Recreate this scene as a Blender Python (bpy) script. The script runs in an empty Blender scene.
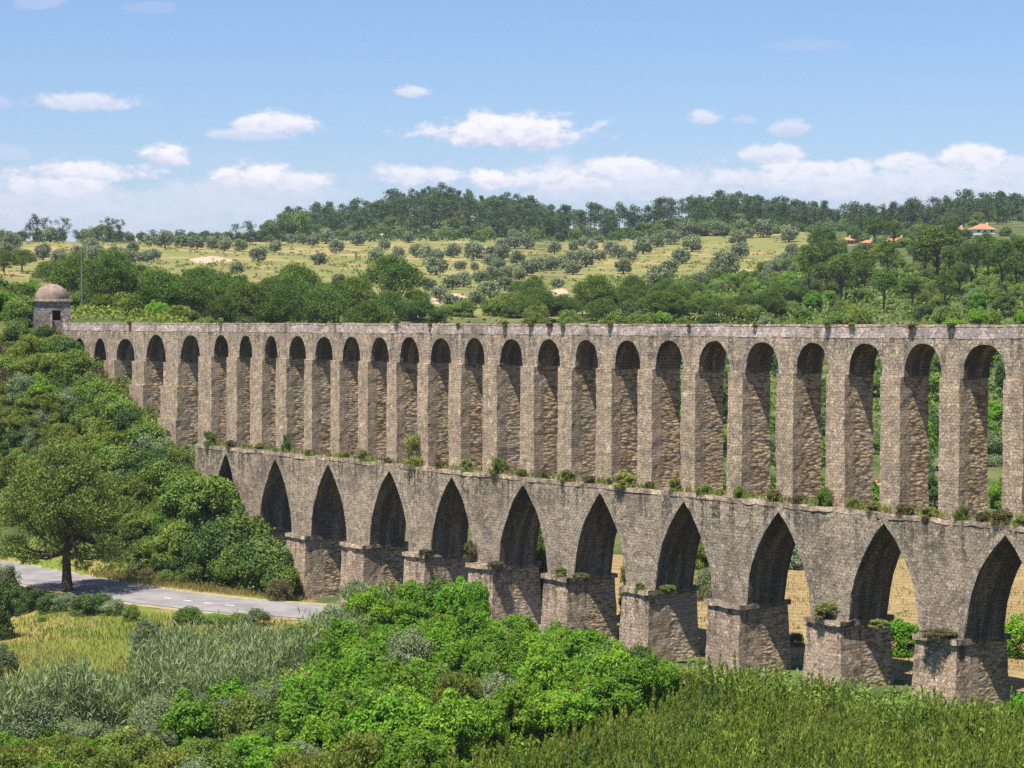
import bpy, math, random
import numpy as np
from mathutils import Vector, noise
random.seed(7)
RNG = np.random.default_rng(11)
sc = bpy.context.scene
COL = sc.collection
PI = math.pi

# ------------------------------------------------------------------ camera
F = 2100.0; PITCH = math.atan(64 / F); CAMZ = 30.0
cp, sp = math.cos(PITCH), math.sin(PITCH)
cam = bpy.data.cameras.new('camera'); camo = bpy.data.objects.new('camera', cam); COL.objects.link(camo)
cam.sensor_width = 36; cam.lens = F / 1024 * 36; cam.clip_start = 1; cam.clip_end = 20000
camo.location = (0, 0, CAMZ); camo.rotation_euler = (PI / 2 - PITCH, 0, 0)
sc.camera = camo

def ray(px, py):
    u = px - 512.0; v = py - 384.0
    return np.array([u, F * cp - v * sp, -v * cp - F * sp])
def project(x, y, z):
    z = z - CAMZ
    d = y * cp - z * sp; up = y * sp + z * cp
    return 512 + F * x / d, 384 - F * up / d
def at(px, py, Y):
    d = ray(px, py); t = Y / d[1]
    return d[0] * t, Y, CAMZ + d[2] * t

# ------------------------------------------------------------------ aqueduct frame
R2 = np.array([0.59615, -0.80288]); N2 = np.array([0.80288, 0.59615])
P0 = np.array([32.65, 145.5])
def wpt(s, n):
    q = P0 + R2 * s + N2 * n
    return q[0], q[1]
def wall_s(px, py, n=0.0):
    d = ray(px, py); P = P0 + N2 * n
    t = np.dot(P, N2) / np.dot(d[:2], N2)
    q = d * t
    return float(np.dot(q[:2] - P0, R2)), CAMZ + q[2]

# ------------------------------------------------------------------ terrain
CT = []
def cpx(*rows):
    for (px, py, Y) in rows: CT.append(at(px, py, Y))
def cw(*rows):
    for r in rows: CT.append(r)
for s, z in [(60, 8), (40, 5), (20, 3.6), (8, 3.2), (-1, 3.0), (-12, 2.6), (-23, 2.2), (-45, 1.6), (-66, 1.2), (-87, 1.2), (-94, 2.6), (-100, 6.5),
             (-106, 10.5), (-113, 13.8), (-120, 16.5), (-128, 19.8), (-136, 23), (-142, 25), (-148, 27), (-155, 28.6), (-170, 30), (-200, 33)]:
    x, y = wpt(s, 1.2); CT.append((x, y, z))
for s, n, z in [(-100, 12, 6), (-115, 15, 13), (-130, 15, 19), (-150, 18, 28), (-80, 15, 3), (-60, 15, 2), (-40, 15, 2.2), (-20, 12, 2.4), (0, 12, 2.6),
                (-128, -10, 14), (-136, -10, 18.5), (-146, -10, 24), (-156, -10, 27), (-116, -9, 8.5), (-107, -8, 5.0), (-100, -7, 2.6), (-156, -22, 23), (-170, -15, 28)]:
    x, y = wpt(s, n); CT.append((x, y, z))
# left hillside and road shelf
cpx((0, 480, 247), (60, 480, 244), (0, 545, 240), (0, 400, 258), (120, 545, 229), (-200, 470, 262), (-200, 560, 246), (-200, 400, 275))
for (px, py) in [(0, 571), (60, 582), (128, 593), (200, 603), (256, 608.5), (300, 611.5), (-80, 556)]:
    d = ray(px, py); t = -28.0 / d[2]; CT.append((d[0] * t, d[1] * t, 2.0))
# valley floor and near ground
cw((-45, 200, 1.7), (-30, 185, 1.5), (-45, 165, 1.5), (-25, 160, 1.4), (-10, 180, 1.3), (0, 165, 1.2), (8, 165, 1.4), (-70, 180, 2.2), (-20, 140, 1.5),
   (0, 140, 1.5), (-35, 130, 1.6), (-60, 140, 2.0), (-10, 118, 1.9), (-30, 105, 2.4), (0, 100, 3.6), (16, 138, 2.6), (30, 135, 3.0), (12, 120, 3.6), (30, 117, 4.4),
   (10, 100, 6.0), (28, 100, 7.0), (50, 120, 5.5), (0, 80, 8), (30, 80, 11), (-30, 80, 6), (0, 50, 16), (30, 50, 19), (-40, 50, 14), (0, 10, 27), (0, -40, 30), (60, 40, 24), (-60, 30, 22), (90, 100, 12))
# stubble field and valley behind the aqueduct
cw((45, 165, 2.6), (45, 190, 2.7), (48, 215, 3.0), (48, 232, 3.6), (30, 190, 2.6), (30, 232, 3.4), (15, 215, 3.2), (0, 225, 4.0), (-10, 235, 4.5), (75, 190, 4), (75, 232, 5), (0, 300, 11), (-15, 265, 8))
cpx((900, 500, 270), (1000, 495, 270), (900, 430, 330), (1000, 425, 330), (800, 470, 290), (700, 460, 300))
cpx((150, 322, 340), (60, 312, 330), (250, 330, 380), (350, 328, 400), (500, 326, 430), (650, 326, 430), (800, 326, 430), (1000, 326, 420), (1200, 326, 420), (-200, 290, 340))
# middle and far hills
cpx((0, 275, 480), (-200, 265, 480), (100, 290, 450), (60, 263, 640), (150, 264, 700), (230, 268, 640), (0, 245, 820), (100, 243, 860), (200, 246, 900), (-200, 240, 800),
    (300, 246, 930), (300, 277, 600), (350, 290, 530), (400, 242, 980), (450, 238, 1000), (480, 262, 780), (480, 290, 560), (560, 258, 820), (560, 290, 560),
    (650, 266, 740), (700, 243, 950), (720, 290, 560), (780, 252, 840), (800, 286, 560), (900, 282, 560), (900, 253, 760), (1000, 255, 740), (1000, 285, 540), (1250, 285, 540), (1250, 250, 740))
cpx((240, 240, 1020), (300, 232, 1100), (345, 229, 1110), (380, 221, 1120), (430, 207, 1130), (470, 214, 1130), (520, 220, 1130), (560, 231, 1110), (650, 229, 1090),
    (700, 217, 1090), (750, 220, 1090), (800, 226, 1080), (850, 230, 1060), (890, 231, 1060), (940, 221, 1060), (1024, 222, 1060), (1250, 222, 1060), (100, 243, 1000), (0, 245, 1000), (-250, 243, 1000))
for px in (-250, 0, 250, 500, 750, 1000, 1250):
    x, y, z = at(px, 250, 1400); CT.append((x, y, 62)); x, y, z = at(px, 250, 2600); CT.append((x, y, 20))
CT = np.array(CT)
def warp(x, y):
    return np.stack([np.asarray(x) / (np.asarray(y) + 150) * 4.0, np.log(np.asarray(y) + 100.0) * 2.2], -1)
CQ = warp(CT[:, 0], CT[:, 1])
def phi(r2): return 0.5 * r2 * np.log(r2 + 1e-12)
n_ = len(CT)
K = phi(((CQ[:, None] - CQ[None]) ** 2).sum(-1)) + np.eye(n_) * 2e-4
Pm = np.concatenate([np.ones((n_, 1)), CQ], 1)
A = np.block([[K, Pm], [Pm.T, np.zeros((3, 3))]])
SOL = np.linalg.solve(A, np.concatenate([CT[:, 2], np.zeros(3)]))
ROAD = []
for (px, py) in [(-80, 556), (0, 570), (60, 581.5), (128, 593.5), (200, 603), (256, 608.5), (300, 611.5)]:
    d = ray(px, py); t = -28.0 / d[2]; ROAD.append((d[0] * t, d[1] * t))
ROAD += [(-12, 196.5), (-4.5, 191.5), (2, 187.5), (9, 186)]
ROAD = np.array(ROAD)
def road_dist(x, y):
    x = np.asarray(x, float); y = np.asarray(y, float); best = np.full(x.shape, 1e9)
    for a, b in zip(ROAD[:-1], ROAD[1:]):
        ab = b - a; t = np.clip(((x - a[0]) * ab[0] + (y - a[1]) * ab[1]) / (ab @ ab), 0, 1)
        best = np.minimum(best, np.hypot(x - a[0] - t * ab[0], y - a[1] - t * ab[1]))
    return best
def terrain(x, y):
    x = np.atleast_1d(np.asarray(x, float)); y = np.atleast_1d(np.asarray(y, float))
    out = np.empty(x.shape)
    for i in range(0, len(x), 20000):
        q = warp(x[i:i + 20000], y[i:i + 20000])
        r2 = ((q[:, None] - CQ[None]) ** 2).sum(-1)
        out[i:i + 20000] = phi(r2) @ SOL[:n_] + SOL[n_] + q @ SOL[n_ + 1:]
    w = np.clip((road_dist(x, y) - 5.5) / 5.0, 0, 1); w = w * w * (3 - 2 * w)
    near = (y < 260) & (y > 170)
    return np.where(near, out * w + 2.0 * (1 - w), out)
def tz(x, y): return float(terrain([x], [y])[0])
YS = 60 * (1600 / 60.0) ** np.linspace(0, 1, 700)
def hit(px, py, ymin=80):
    d = ray(px, py); ys = YS[YS > ymin]; t = ys / d[1]
    zz = CAMZ + d[2] * t; tt = terrain(d[0] * t, ys)
    k = np.nonzero(zz <= tt)[0]
    if len(k) == 0: return None
    k = k[0]
    if k == 0: Y = ys[0]
    else:
        a = zz[k - 1] - tt[k - 1]; b = zz[k] - tt[k]; f = a / (a - b + 1e-9); Y = ys[k - 1] + (ys[k] - ys[k - 1]) * f
    x = d[0] * Y / d[1]
    return x, Y, tz(x, Y)

# ------------------------------------------------------------------ node helpers
class NT:
    def __init__(s, tree): s.t = tree; s.n = tree.nodes; s.l = tree.links
    def node(s, typ, **kw):
        n = s.n.new(typ)
        for k, v in kw.items(): setattr(n, k, v)
        return n
    def put(s, sock, v):
        if hasattr(v, 'is_output'): s.l.new(v, sock)
        elif isinstance(v, (tuple, list)) and len(v) == 3 and sock.type == 'RGBA': sock.default_value = (*v, 1)
        else: sock.default_value = v
    def m(s, op, a, b=None, c=None, clamp=False):
        n = s.node('ShaderNodeMath', operation=op, use_clamp=clamp); s.put(n.inputs[0], a)
        if b is not None: s.put(n.inputs[1], b)
        if c is not None: s.put(n.inputs[2], c)
        return n.outputs[0]
    def mix(s, f, a, b, typ='MIX'):
        n = s.node('ShaderNodeMix', data_type='RGBA', blend_type=typ); s.put(n.inputs[0], f); s.put(n.inputs[6], a); s.put(n.inputs[7], b)
        return n.outputs[2]
    def ramp(s, v, lo, hi, a=0.0, b=1.0):
        n = s.node('ShaderNodeMapRange', interpolation_type='SMOOTHSTEP'); s.put(n.inputs[0], v)
        for i, q in enumerate((lo, hi, a, b)): s.put(n.inputs[1 + i], q)
        return n.outputs[0]
    def noise(s, vec, scale, detail=4, rough=0.55, dist=0.0, out=0):
        n = s.node('ShaderNodeTexNoise'); s.put(n.inputs['Vector'], vec); n.inputs['Scale'].default_value = scale
        n.inputs['Detail'].default_value = detail; n.inputs['Roughness'].default_value = rough; n.inputs['Distortion'].default_value = dist
        return n.outputs[out]
    def sep(s, v):
        n = s.node('ShaderNodeSeparateXYZ'); s.put(n.inputs[0], v); return n.outputs
    def comb(s, x, y, z):
        n = s.node('ShaderNodeCombineXYZ'); s.put(n.inputs[0], x); s.put(n.inputs[1], y); s.put(n.inputs[2], z); return n.outputs[0]
    def vm(s, op, a, b):
        n = s.node('ShaderNodeVectorMath', operation=op); s.put(n.inputs[0], a); s.put(n.inputs[1], b); return n.outputs[0]
def new_mat(name):
    m = bpy.data.materials.new(name); m.use_nodes = True; m.node_tree.nodes.clear()
    return m, NT(m.node_tree)
def finish(t, col, rough=0.9, bump=None, bstr=0.5, bdist=0.05, spec=0.2, transl=None):
    b = t.node('ShaderNodeBsdfPrincipled'); t.put(b.inputs['Base Color'], col); t.put(b.inputs['Roughness'], rough); b.inputs['Specular IOR Level'].default_value = spec
    if bump is not None:
        k = t.node('ShaderNodeBump'); k.inputs['Strength'].default_value = bstr; k.inputs['Distance'].default_value = bdist
        t.put(k.inputs['Height'], bump); t.l.new(k.outputs[0], b.inputs['Normal'])
    o = t.node('ShaderNodeOutputMaterial'); sh = b.outputs[0]
    if transl:
        tr = t.node('ShaderNodeBsdfTranslucent'); t.put(tr.inputs[0], t.mix(1.0, col, (1.0, 1.0, 0.55), 'MULTIPLY'))
        mx = t.node('ShaderNodeMixShader'); mx.inputs[0].default_value = transl
        t.l.new(sh, mx.inputs[1]); t.l.new(tr.outputs[0], mx.inputs[2]); sh = mx.outputs[0]
    t.l.new(sh, o.inputs['Surface'])

# ------------------------------------------------------------------ stone materials (coordinates: along the wall, through it, up)
def stone_mat(name, light, mid, dark, rows=0.25, width=0.44, stain_top=None, stain_amt=0.6, ochre=0.0, pinky=0.0, weather=0.5):
    m, t = new_mat(name)
    co = t.node('ShaderNodeTexCoord').outputs['Object']
    w = t.noise(co, 0.9, 3); w2 = t.noise(co, 5.0, 2)
    x, y, z = t.sep(co)
    h = t.m('ADD', t.m('ADD', x, y), t.m('MULTIPLY', w, 0.5))
    v = t.m('ADD', t.m('ADD', z, t.m('MULTIPLY', w, 0.28)), t.m('MULTIPLY', w2, 0.10))
    uv = t.comb(h, v, 0.0)
    br = t.node('ShaderNodeTexBrick'); t.put(br.inputs['Vector'], uv)
    br.inputs['Scale'].default_value = 1.0; br.inputs['Mortar Size'].default_value = 0.022; br.inputs['Mortar Smooth'].default_value = 0.4
    br.inputs['Brick Width'].default_value = width; br.inputs['Row Height'].default_value = rows; br.offset = 0.43
    t.put(br.inputs['Color1'], (0.0, 0.0, 0.0)); t.put(br.inputs['Color2'], (1.0, 1.0, 1.0)); t.put(br.inputs['Mortar'], (0.5, 0.5, 0.5)); br.inputs['Bias'].default_value = 0.0
    per = t.sep(br.outputs['Color'])[0]
    big = t.noise(co, 0.22, 5, 0.6)
    fine = t.noise(co, 7.0, 4, 0.7)
    vs_ = t.node('ShaderNodeTexVoronoi'); t.put(vs_.inputs['Vector'], t.comb(t.m('MULTIPLY', h, 2.6), t.m('MULTIPLY', v, 4.3), 0.0)); vs_.inputs['Scale'].default_value = 1.0
    vcol = t.sep(vs_.outputs['Color'])
    c = t.mix(t.ramp(t.m('ADD', t.m('MULTIPLY', per, 0.45), t.m('MULTIPLY', vcol[0], 0.55)), 0.15, 0.85), mid, light)
    c = t.mix(t.m('MULTIPLY', t.ramp(t.noise(co, 1.6, 3, 0.7), 0.47, 0.66), 0.55), c, (0.46, 0.36, 0.22) if ochre > 0.2 else (0.38, 0.32, 0.255))
    c = t.mix(t.m('MULTIPLY', t.ramp(big, 0.46, 0.66), weather), c, dark)
    c = t.mix(t.m('MULTIPLY', t.ramp(vcol[1], 0.62, 0.95), 0.6), c, dark)
    c = t.mix(t.m('MULTIPLY', t.ramp(fine, 0.48, 0.64), 0.7), c, dark)
    c = t.mix(t.m('MULTIPLY', t.ramp(t.noise(t.vm('ADD', co, (31.0, 7.0, 13.0)), 2.2, 5, 0.75), 0.54, 0.68), 0.75), c, tuple(min(1, q * 1.55) for q in light))
    # mortar joints
    c = t.mix(t.m('MULTIPLY', br.outputs['Fac'], t.ramp(t.noise(co, 0.8, 2), 0.35, 0.65, 0.1, 0.55)), c, tuple(q * 0.5 for q in dark))
    # dark run-off streaks
    sv = t.comb(t.m('MULTIPLY', x, 1.7), t.m('MULTIPLY', y, 1.7), t.m('MULTIPLY', z, 0.2))
    st = t.m('MULTIPLY', t.ramp(t.noise(sv, 1.0, 4, 0.6), 0.49, 0.58), t.ramp(t.noise(co, 3.0, 3, 0.7), 0.36, 0.56))
    if stain_top is not None:
        below = t.ramp(t.m('ADD', t.m('SUBTRACT', stain_top, z), t.m('MULTIPLY', t.m('SUBTRACT', big, 0.5), 6.0)), 0.2, 4.8, 1.0, 0.12)
        st = t.m('MULTIPLY', st, below)
    c = t.mix(t.m('MULTIPLY', st, stain_amt), c, (0.045, 0.042, 0.038))
    rough_h = None
    if ochre > 0:      # iron-stained rubble core behind the dressed outer stones
        vo = t.node('ShaderNodeTexVoronoi'); vo.feature = 'F1'; t.put(vo.inputs['Vector'], t.comb(t.m('MULTIPLY', y, 1.7), x, t.m('MULTIPLY', t.m('ADD', z, t.m('MULTIPLY', w2, 0.25)), 4.6))); vo.inputs['Scale'].default_value = 1.0
        vc = t.sep(vo.outputs['Color'])
        rub = t.mix(vc[0], (0.38, 0.265, 0.15), (0.62, 0.44, 0.235))
        rub = t.mix(t.ramp(vc[1], 0.55, 0.9), rub, (0.52, 0.44, 0.35))
        rub = t.mix(t.m('MULTIPLY', t.ramp(vo.outputs['Distance'], 0.4, 0.75), 0.7), rub, (0.06, 0.045, 0.032))
        rub = t.mix(t.m('MULTIPLY', t.ramp(big, 0.48, 0.66), 0.6), rub, (0.42, 0.35, 0.275))
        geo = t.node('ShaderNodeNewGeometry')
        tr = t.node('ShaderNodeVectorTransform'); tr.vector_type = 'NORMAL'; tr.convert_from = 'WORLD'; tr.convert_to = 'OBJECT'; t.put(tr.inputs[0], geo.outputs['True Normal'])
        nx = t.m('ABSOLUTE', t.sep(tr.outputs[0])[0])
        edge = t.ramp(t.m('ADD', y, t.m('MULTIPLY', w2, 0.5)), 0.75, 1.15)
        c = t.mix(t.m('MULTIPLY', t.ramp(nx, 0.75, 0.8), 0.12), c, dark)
        jam = t.m('MULTIPLY', t.ramp(nx, 0.75, 0.8), edge)
        c = t.mix(t.m('MULTIPLY', jam, ochre), c, rub)
        rough_h = t.m('MULTIPLY', jam, t.m('ADD', t.m('MULTIPLY', vo.outputs['Distance'], -2.0), t.m('MULTIPLY', vc[2], 0.8)))
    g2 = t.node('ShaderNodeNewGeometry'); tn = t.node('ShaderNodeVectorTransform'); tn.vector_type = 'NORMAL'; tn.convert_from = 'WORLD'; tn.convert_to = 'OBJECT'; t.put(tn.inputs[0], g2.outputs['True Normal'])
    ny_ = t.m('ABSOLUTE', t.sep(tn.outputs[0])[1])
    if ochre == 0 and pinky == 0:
        stain_shade = t.noise(t.comb(t.m('MULTIPLY', x, 0.3), t.m('MULTIPLY', y, 1.3), t.m('MULTIPLY', z, 0.12)), 1.0, 4, 0.6)
        c = t.mix(t.m('MULTIPLY', t.ramp(ny_, 0.75, 0.35), t.ramp(stain_shade, 0.36, 0.58, 0.35, 0.85)), c, (0.06, 0.055, 0.05))  # faces turned from the front: black streaks plus arch shade put into the colour
    if pinky > 0:
        vo = t.node('ShaderNodeTexVoronoi'); t.put(vo.inputs['Vector'], co); vo.inputs['Scale'].default_value = 3.4
        vc = t.sep(vo.outputs['Color'])
        pk = t.mix(vc[0], (0.32, 0.235, 0.21), (0.68, 0.53, 0.46)); pk = t.mix(t.ramp(vc[1], 0.6, 0.9), pk, (0.36, 0.33, 0.31))
        c = t.mix(t.m('MULTIPLY', t.ramp(big, 0.62, 0.48), pinky), c, pk)
    hgt = t.m('ADD', t.m('MULTIPLY', br.outputs['Fac'], -0.9), t.m('ADD', t.m('MULTIPLY', fine, 1.0), t.m('MULTIPLY', per, 0.5)))
    if rough_h is not None: hgt = t.m('ADD', hgt, rough_h)
    finish(t, c, 0.95, hgt, 0.95, 0.08, 0.1)
    return m
M = {}
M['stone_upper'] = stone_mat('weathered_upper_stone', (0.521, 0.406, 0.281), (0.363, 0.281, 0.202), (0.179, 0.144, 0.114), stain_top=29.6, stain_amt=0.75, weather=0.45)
M['stone_pier'] = stone_mat('tan_pier_stone', (0.561, 0.423, 0.287), (0.393, 0.298, 0.211), (0.201, 0.162, 0.123), rows=0.23, width=0.38, stain_amt=0.25, ochre=0.95, weather=0.35)
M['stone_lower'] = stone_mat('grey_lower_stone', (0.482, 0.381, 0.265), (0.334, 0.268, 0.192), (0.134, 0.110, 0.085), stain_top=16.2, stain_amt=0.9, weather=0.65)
M['stone_pedestal'] = stone_mat('pinkish_pedestal_stone', (0.592, 0.435, 0.304), (0.414, 0.312, 0.224), (0.186, 0.141, 0.109), rows=0.28, width=0.46, stain_top=7.5, stain_amt=0.8, ochre=0.9)
M['stone_ledge'] = stone_mat('pale_ledge_stone', (0.620, 0.469, 0.326), (0.444, 0.332, 0.233), (0.196, 0.151, 0.113), rows=0.5, width=0.9, stain_amt=0.5)
M['stone_parapet'] = stone_mat('pink_rubble_parapet', (0.547, 0.456, 0.356), (0.377, 0.316, 0.252), (0.204, 0.176, 0.149), stain_top=29.6, stain_amt=0.8, pinky=1.0)
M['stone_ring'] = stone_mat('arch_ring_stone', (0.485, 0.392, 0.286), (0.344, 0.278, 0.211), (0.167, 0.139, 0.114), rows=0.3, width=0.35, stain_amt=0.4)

def simple(name, col, col2=None, scale=3.0, rough=0.9, bstr=0.4, bd=0.03, spec=0.2):
    m, t = new_mat(name); co = t.node('ShaderNodeTexCoord').outputs['Object']
    n = t.noise(co, scale, 5, 0.65)
    c = t.mix(t.ramp(n, 0.35, 0.68), col, col2 or tuple(q * 0.6 for q in col))
    finish(t, c, rough, n, bstr, bd, spec); return m
M['bark'] = simple('pine_bark', (0.10, 0.075, 0.055), (0.045, 0.035, 0.03), 4.0)
M['bark_grey'] = simple('grey_bark', (0.16, 0.14, 0.12), (0.07, 0.06, 0.05), 5.0)
M['hut_stone'] = stone_mat('dark_rubble_hut_stone', (0.36, 0.31, 0.27), (0.22, 0.19, 0.175), (0.11, 0.10, 0.095), rows=0.3, width=0.42, stain_amt=0.3)
M['terracotta'] = simple('faded_dome_render', (0.30, 0.22, 0.17), (0.15, 0.115, 0.095), 1.6)
M['dark'] = simple('dark_opening', (0.015, 0.014, 0.013), (0.01, 0.01, 0.01), 1.0)
M['roof'] = simple('orange_clay_tiles', (0.55, 0.20, 0.10), (0.42, 0.15, 0.08), 1.2)
M['plaster'] = simple('pale_house_plaster', (0.70, 0.66, 0.60), (0.60, 0.55, 0.48), 0.5)
M['plaster_warm'] = simple('peach_house_plaster', (0.62, 0.46, 0.36), (0.52, 0.38, 0.30), 0.5)
M['wood'] = simple('weathered_pole_wood', (0.20, 0.17, 0.14), (0.12, 0.10, 0.085), 6.0)
M['paint'] = simple('worn_road_paint', (0.75, 0.74, 0.72), (0.45, 0.44, 0.43), 2.5)
M['redpanel'] = simple('red_sign_paint', (0.62, 0.10, 0.05), (0.5, 0.09, 0.05), 2.0)
M['whitepanel'] = simple('white_sign_paint', (0.75, 0.70, 0.66), (0.68, 0.6, 0.56), 2.0)
M['steel'] = simple('grey_post_steel', (0.30, 0.30, 0.30), (0.22, 0.22, 0.22), 2.0, 0.5)

def leaf_mat(name, a, b, c, transl=0.28, nscale=0.5):
    m, t = new_mat(name)
    co = t.node('ShaderNodeTexCoord').outputs['Object']
    isl = t.node('ShaderNodeNewGeometry').outputs['Random Per Island']
    oi = t.node('ShaderNodeObjectInfo').outputs['Random']
    vec = t.vm('ADD', co, t.comb(t.m('MULTIPLY', oi, 91.0), t.m('MULTIPLY', oi, 47.0), 0.0))
    n = t.noise(vec, nscale, 3, 0.6)
    col = t.mix(t.ramp(n, 0.38, 0.62), a, b)
    col = t.mix(t.m('MULTIPLY', t.ramp(isl, 0.5, 1.0), 0.6), col, c)
    hsv = t.node('ShaderNodeHueSaturation'); t.put(hsv.inputs['Color'], col)
    t.put(hsv.inputs['Value'], t.m('ADD', 0.78, t.m('MULTIPLY', oi, 0.44)))
    t.put(hsv.inputs['Hue'], t.m('ADD', 0.488, t.m('MULTIPLY', t.m('FRACT', t.m('MULTIPLY', oi, 7.3)), 0.024)))
    finish(t, hsv.outputs[0], 0.6, spec=0.22, transl=transl)
    return m
M['leaf_bright'] = leaf_mat('fresh_green_leaves', (0.115, 0.265, 0.018), (0.185, 0.335, 0.024), (0.265, 0.42, 0.04), 0.42)
M['leaf_mid'] = leaf_mat('mid_green_leaves', (0.095, 0.176, 0.026), (0.162, 0.237, 0.037), (0.235, 0.303, 0.066), 0.32)
M['leaf_weed'] = leaf_mat('pale_weed_leaves', (0.19, 0.23, 0.05), (0.27, 0.28, 0.08), (0.36, 0.34, 0.13), 0.3)
M['leaf_yellow'] = leaf_mat('yellow_green_leaves', (0.145, 0.205, 0.024), (0.21, 0.25, 0.04), (0.29, 0.305, 0.075), 0.32)
M['leaf_dark'] = leaf_mat('dark_green_leaves', (0.053, 0.112, 0.023), (0.088, 0.153, 0.031), (0.125, 0.195, 0.046))
M['leaf_dry'] = leaf_mat('brownish_scrub_leaves', (0.11, 0.115, 0.04), (0.15, 0.13, 0.06), (0.20, 0.17, 0.09))
M['leaf_grey'] = leaf_mat('grey_green_leaves', (0.13, 0.18, 0.075), (0.185, 0.235, 0.11), (0.26, 0.31, 0.165), 0.25)
M['leaf_olive'] = leaf_mat('silver_olive_leaves', (0.132, 0.174, 0.077), (0.183, 0.225, 0.112), (0.264, 0.306, 0.172), 0.22)
M['leaf_pine'] = leaf_mat('stone_pine_needles', (0.065, 0.125, 0.016), (0.11, 0.175, 0.022), (0.165, 0.23, 0.036), 0.27)
M['leaf_bigpine'] = leaf_mat('olive_green_pine_needles', (0.085, 0.137, 0.021), (0.139, 0.190, 0.032), (0.225, 0.266, 0.057), 0.24)
M['leaf_ridge'] = leaf_mat('dark_pine_needles', (0.045, 0.088, 0.024), (0.07, 0.12, 0.032), (0.105, 0.16, 0.045), 0.2)
M['leaf_eucalypt'] = leaf_mat('dull_eucalyptus_leaves', (0.05, 0.085, 0.045), (0.075, 0.11, 0.06), (0.10, 0.14, 0.08), 0.2)
M['leaf_shoot'] = leaf_mat('young_pine_needles', (0.135, 0.225, 0.022), (0.24, 0.31, 0.04), (0.37, 0.39, 0.09), 0.42, 0.3)
M['leaf_reed'] = leaf_mat('cane_blades', (0.13, 0.20, 0.065), (0.215, 0.28, 0.115), (0.38, 0.42, 0.24), 0.35, 0.25)
M['leaf_flower'] = leaf_mat('white_flowering_leaves', (0.10, 0.17, 0.05), (0.22, 0.26, 0.14), (0.55, 0.56, 0.42), 0.2)
M['leaf_grass'] = leaf_mat('dry_grass_blades', (0.20, 0.175, 0.045), (0.29, 0.225, 0.075), (0.37, 0.285, 0.12), 0.35, 0.15)
M['leaf_grass_green'] = leaf_mat('green_grass_blades', (0.12, 0.175, 0.022), (0.18, 0.215, 0.035), (0.25, 0.25, 0.06), 0.35, 0.12)

# ------------------------------------------------------------------ mesh helpers
def mesh_np(name, verts, quads, mats):
    me = bpy.data.meshes.new(name)
    verts = np.asarray(verts, np.float32); quads = np.asarray(quads, np.int32)
    me.vertices.add(len(verts)); me.vertices.foreach_set('co', verts.ravel())
    k = quads.shape[1]
    me.loops.add(quads.size); me.loops.foreach_set('vertex_index', quads.ravel())
    me.polygons.add(len(quads)); me.polygons.foreach_set('loop_start', np.arange(0, quads.size, k, dtype=np.int32))
    try: me.polygons.foreach_set('loop_total', np.full(len(quads), k, np.int32))
    except Exception: pass
    for m in (mats if isinstance(mats, (list, tuple)) else [mats]): me.materials.append(m)
    me.update(calc_edges=True); me.validate()
    return me
def obj(name, me, parent=None):
    o = bpy.data.objects.new(name, me); COL.objects.link(o)
    if parent: o.parent = parent
    return o
def empty(name, loc, rz=0.0):
    o = bpy.data.objects.new(name, None); COL.objects.link(o); o.location = loc; o.rotation_euler = (0, 0, rz); o.empty_display_size = 0.5
    return o
def tag(o, label=None, cat=None, group=None, kind=None):
    if label: o['label'] = label
    if cat: o['category'] = cat
    if group: o['group'] = group
    if kind: o['kind'] = kind
    return o
def dup(root):
    r = root.copy(); COL.objects.link(r)
    for ch in list(root.children):
        c = ch.copy(); COL.objects.link(c); c.parent = r
    return r
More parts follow.
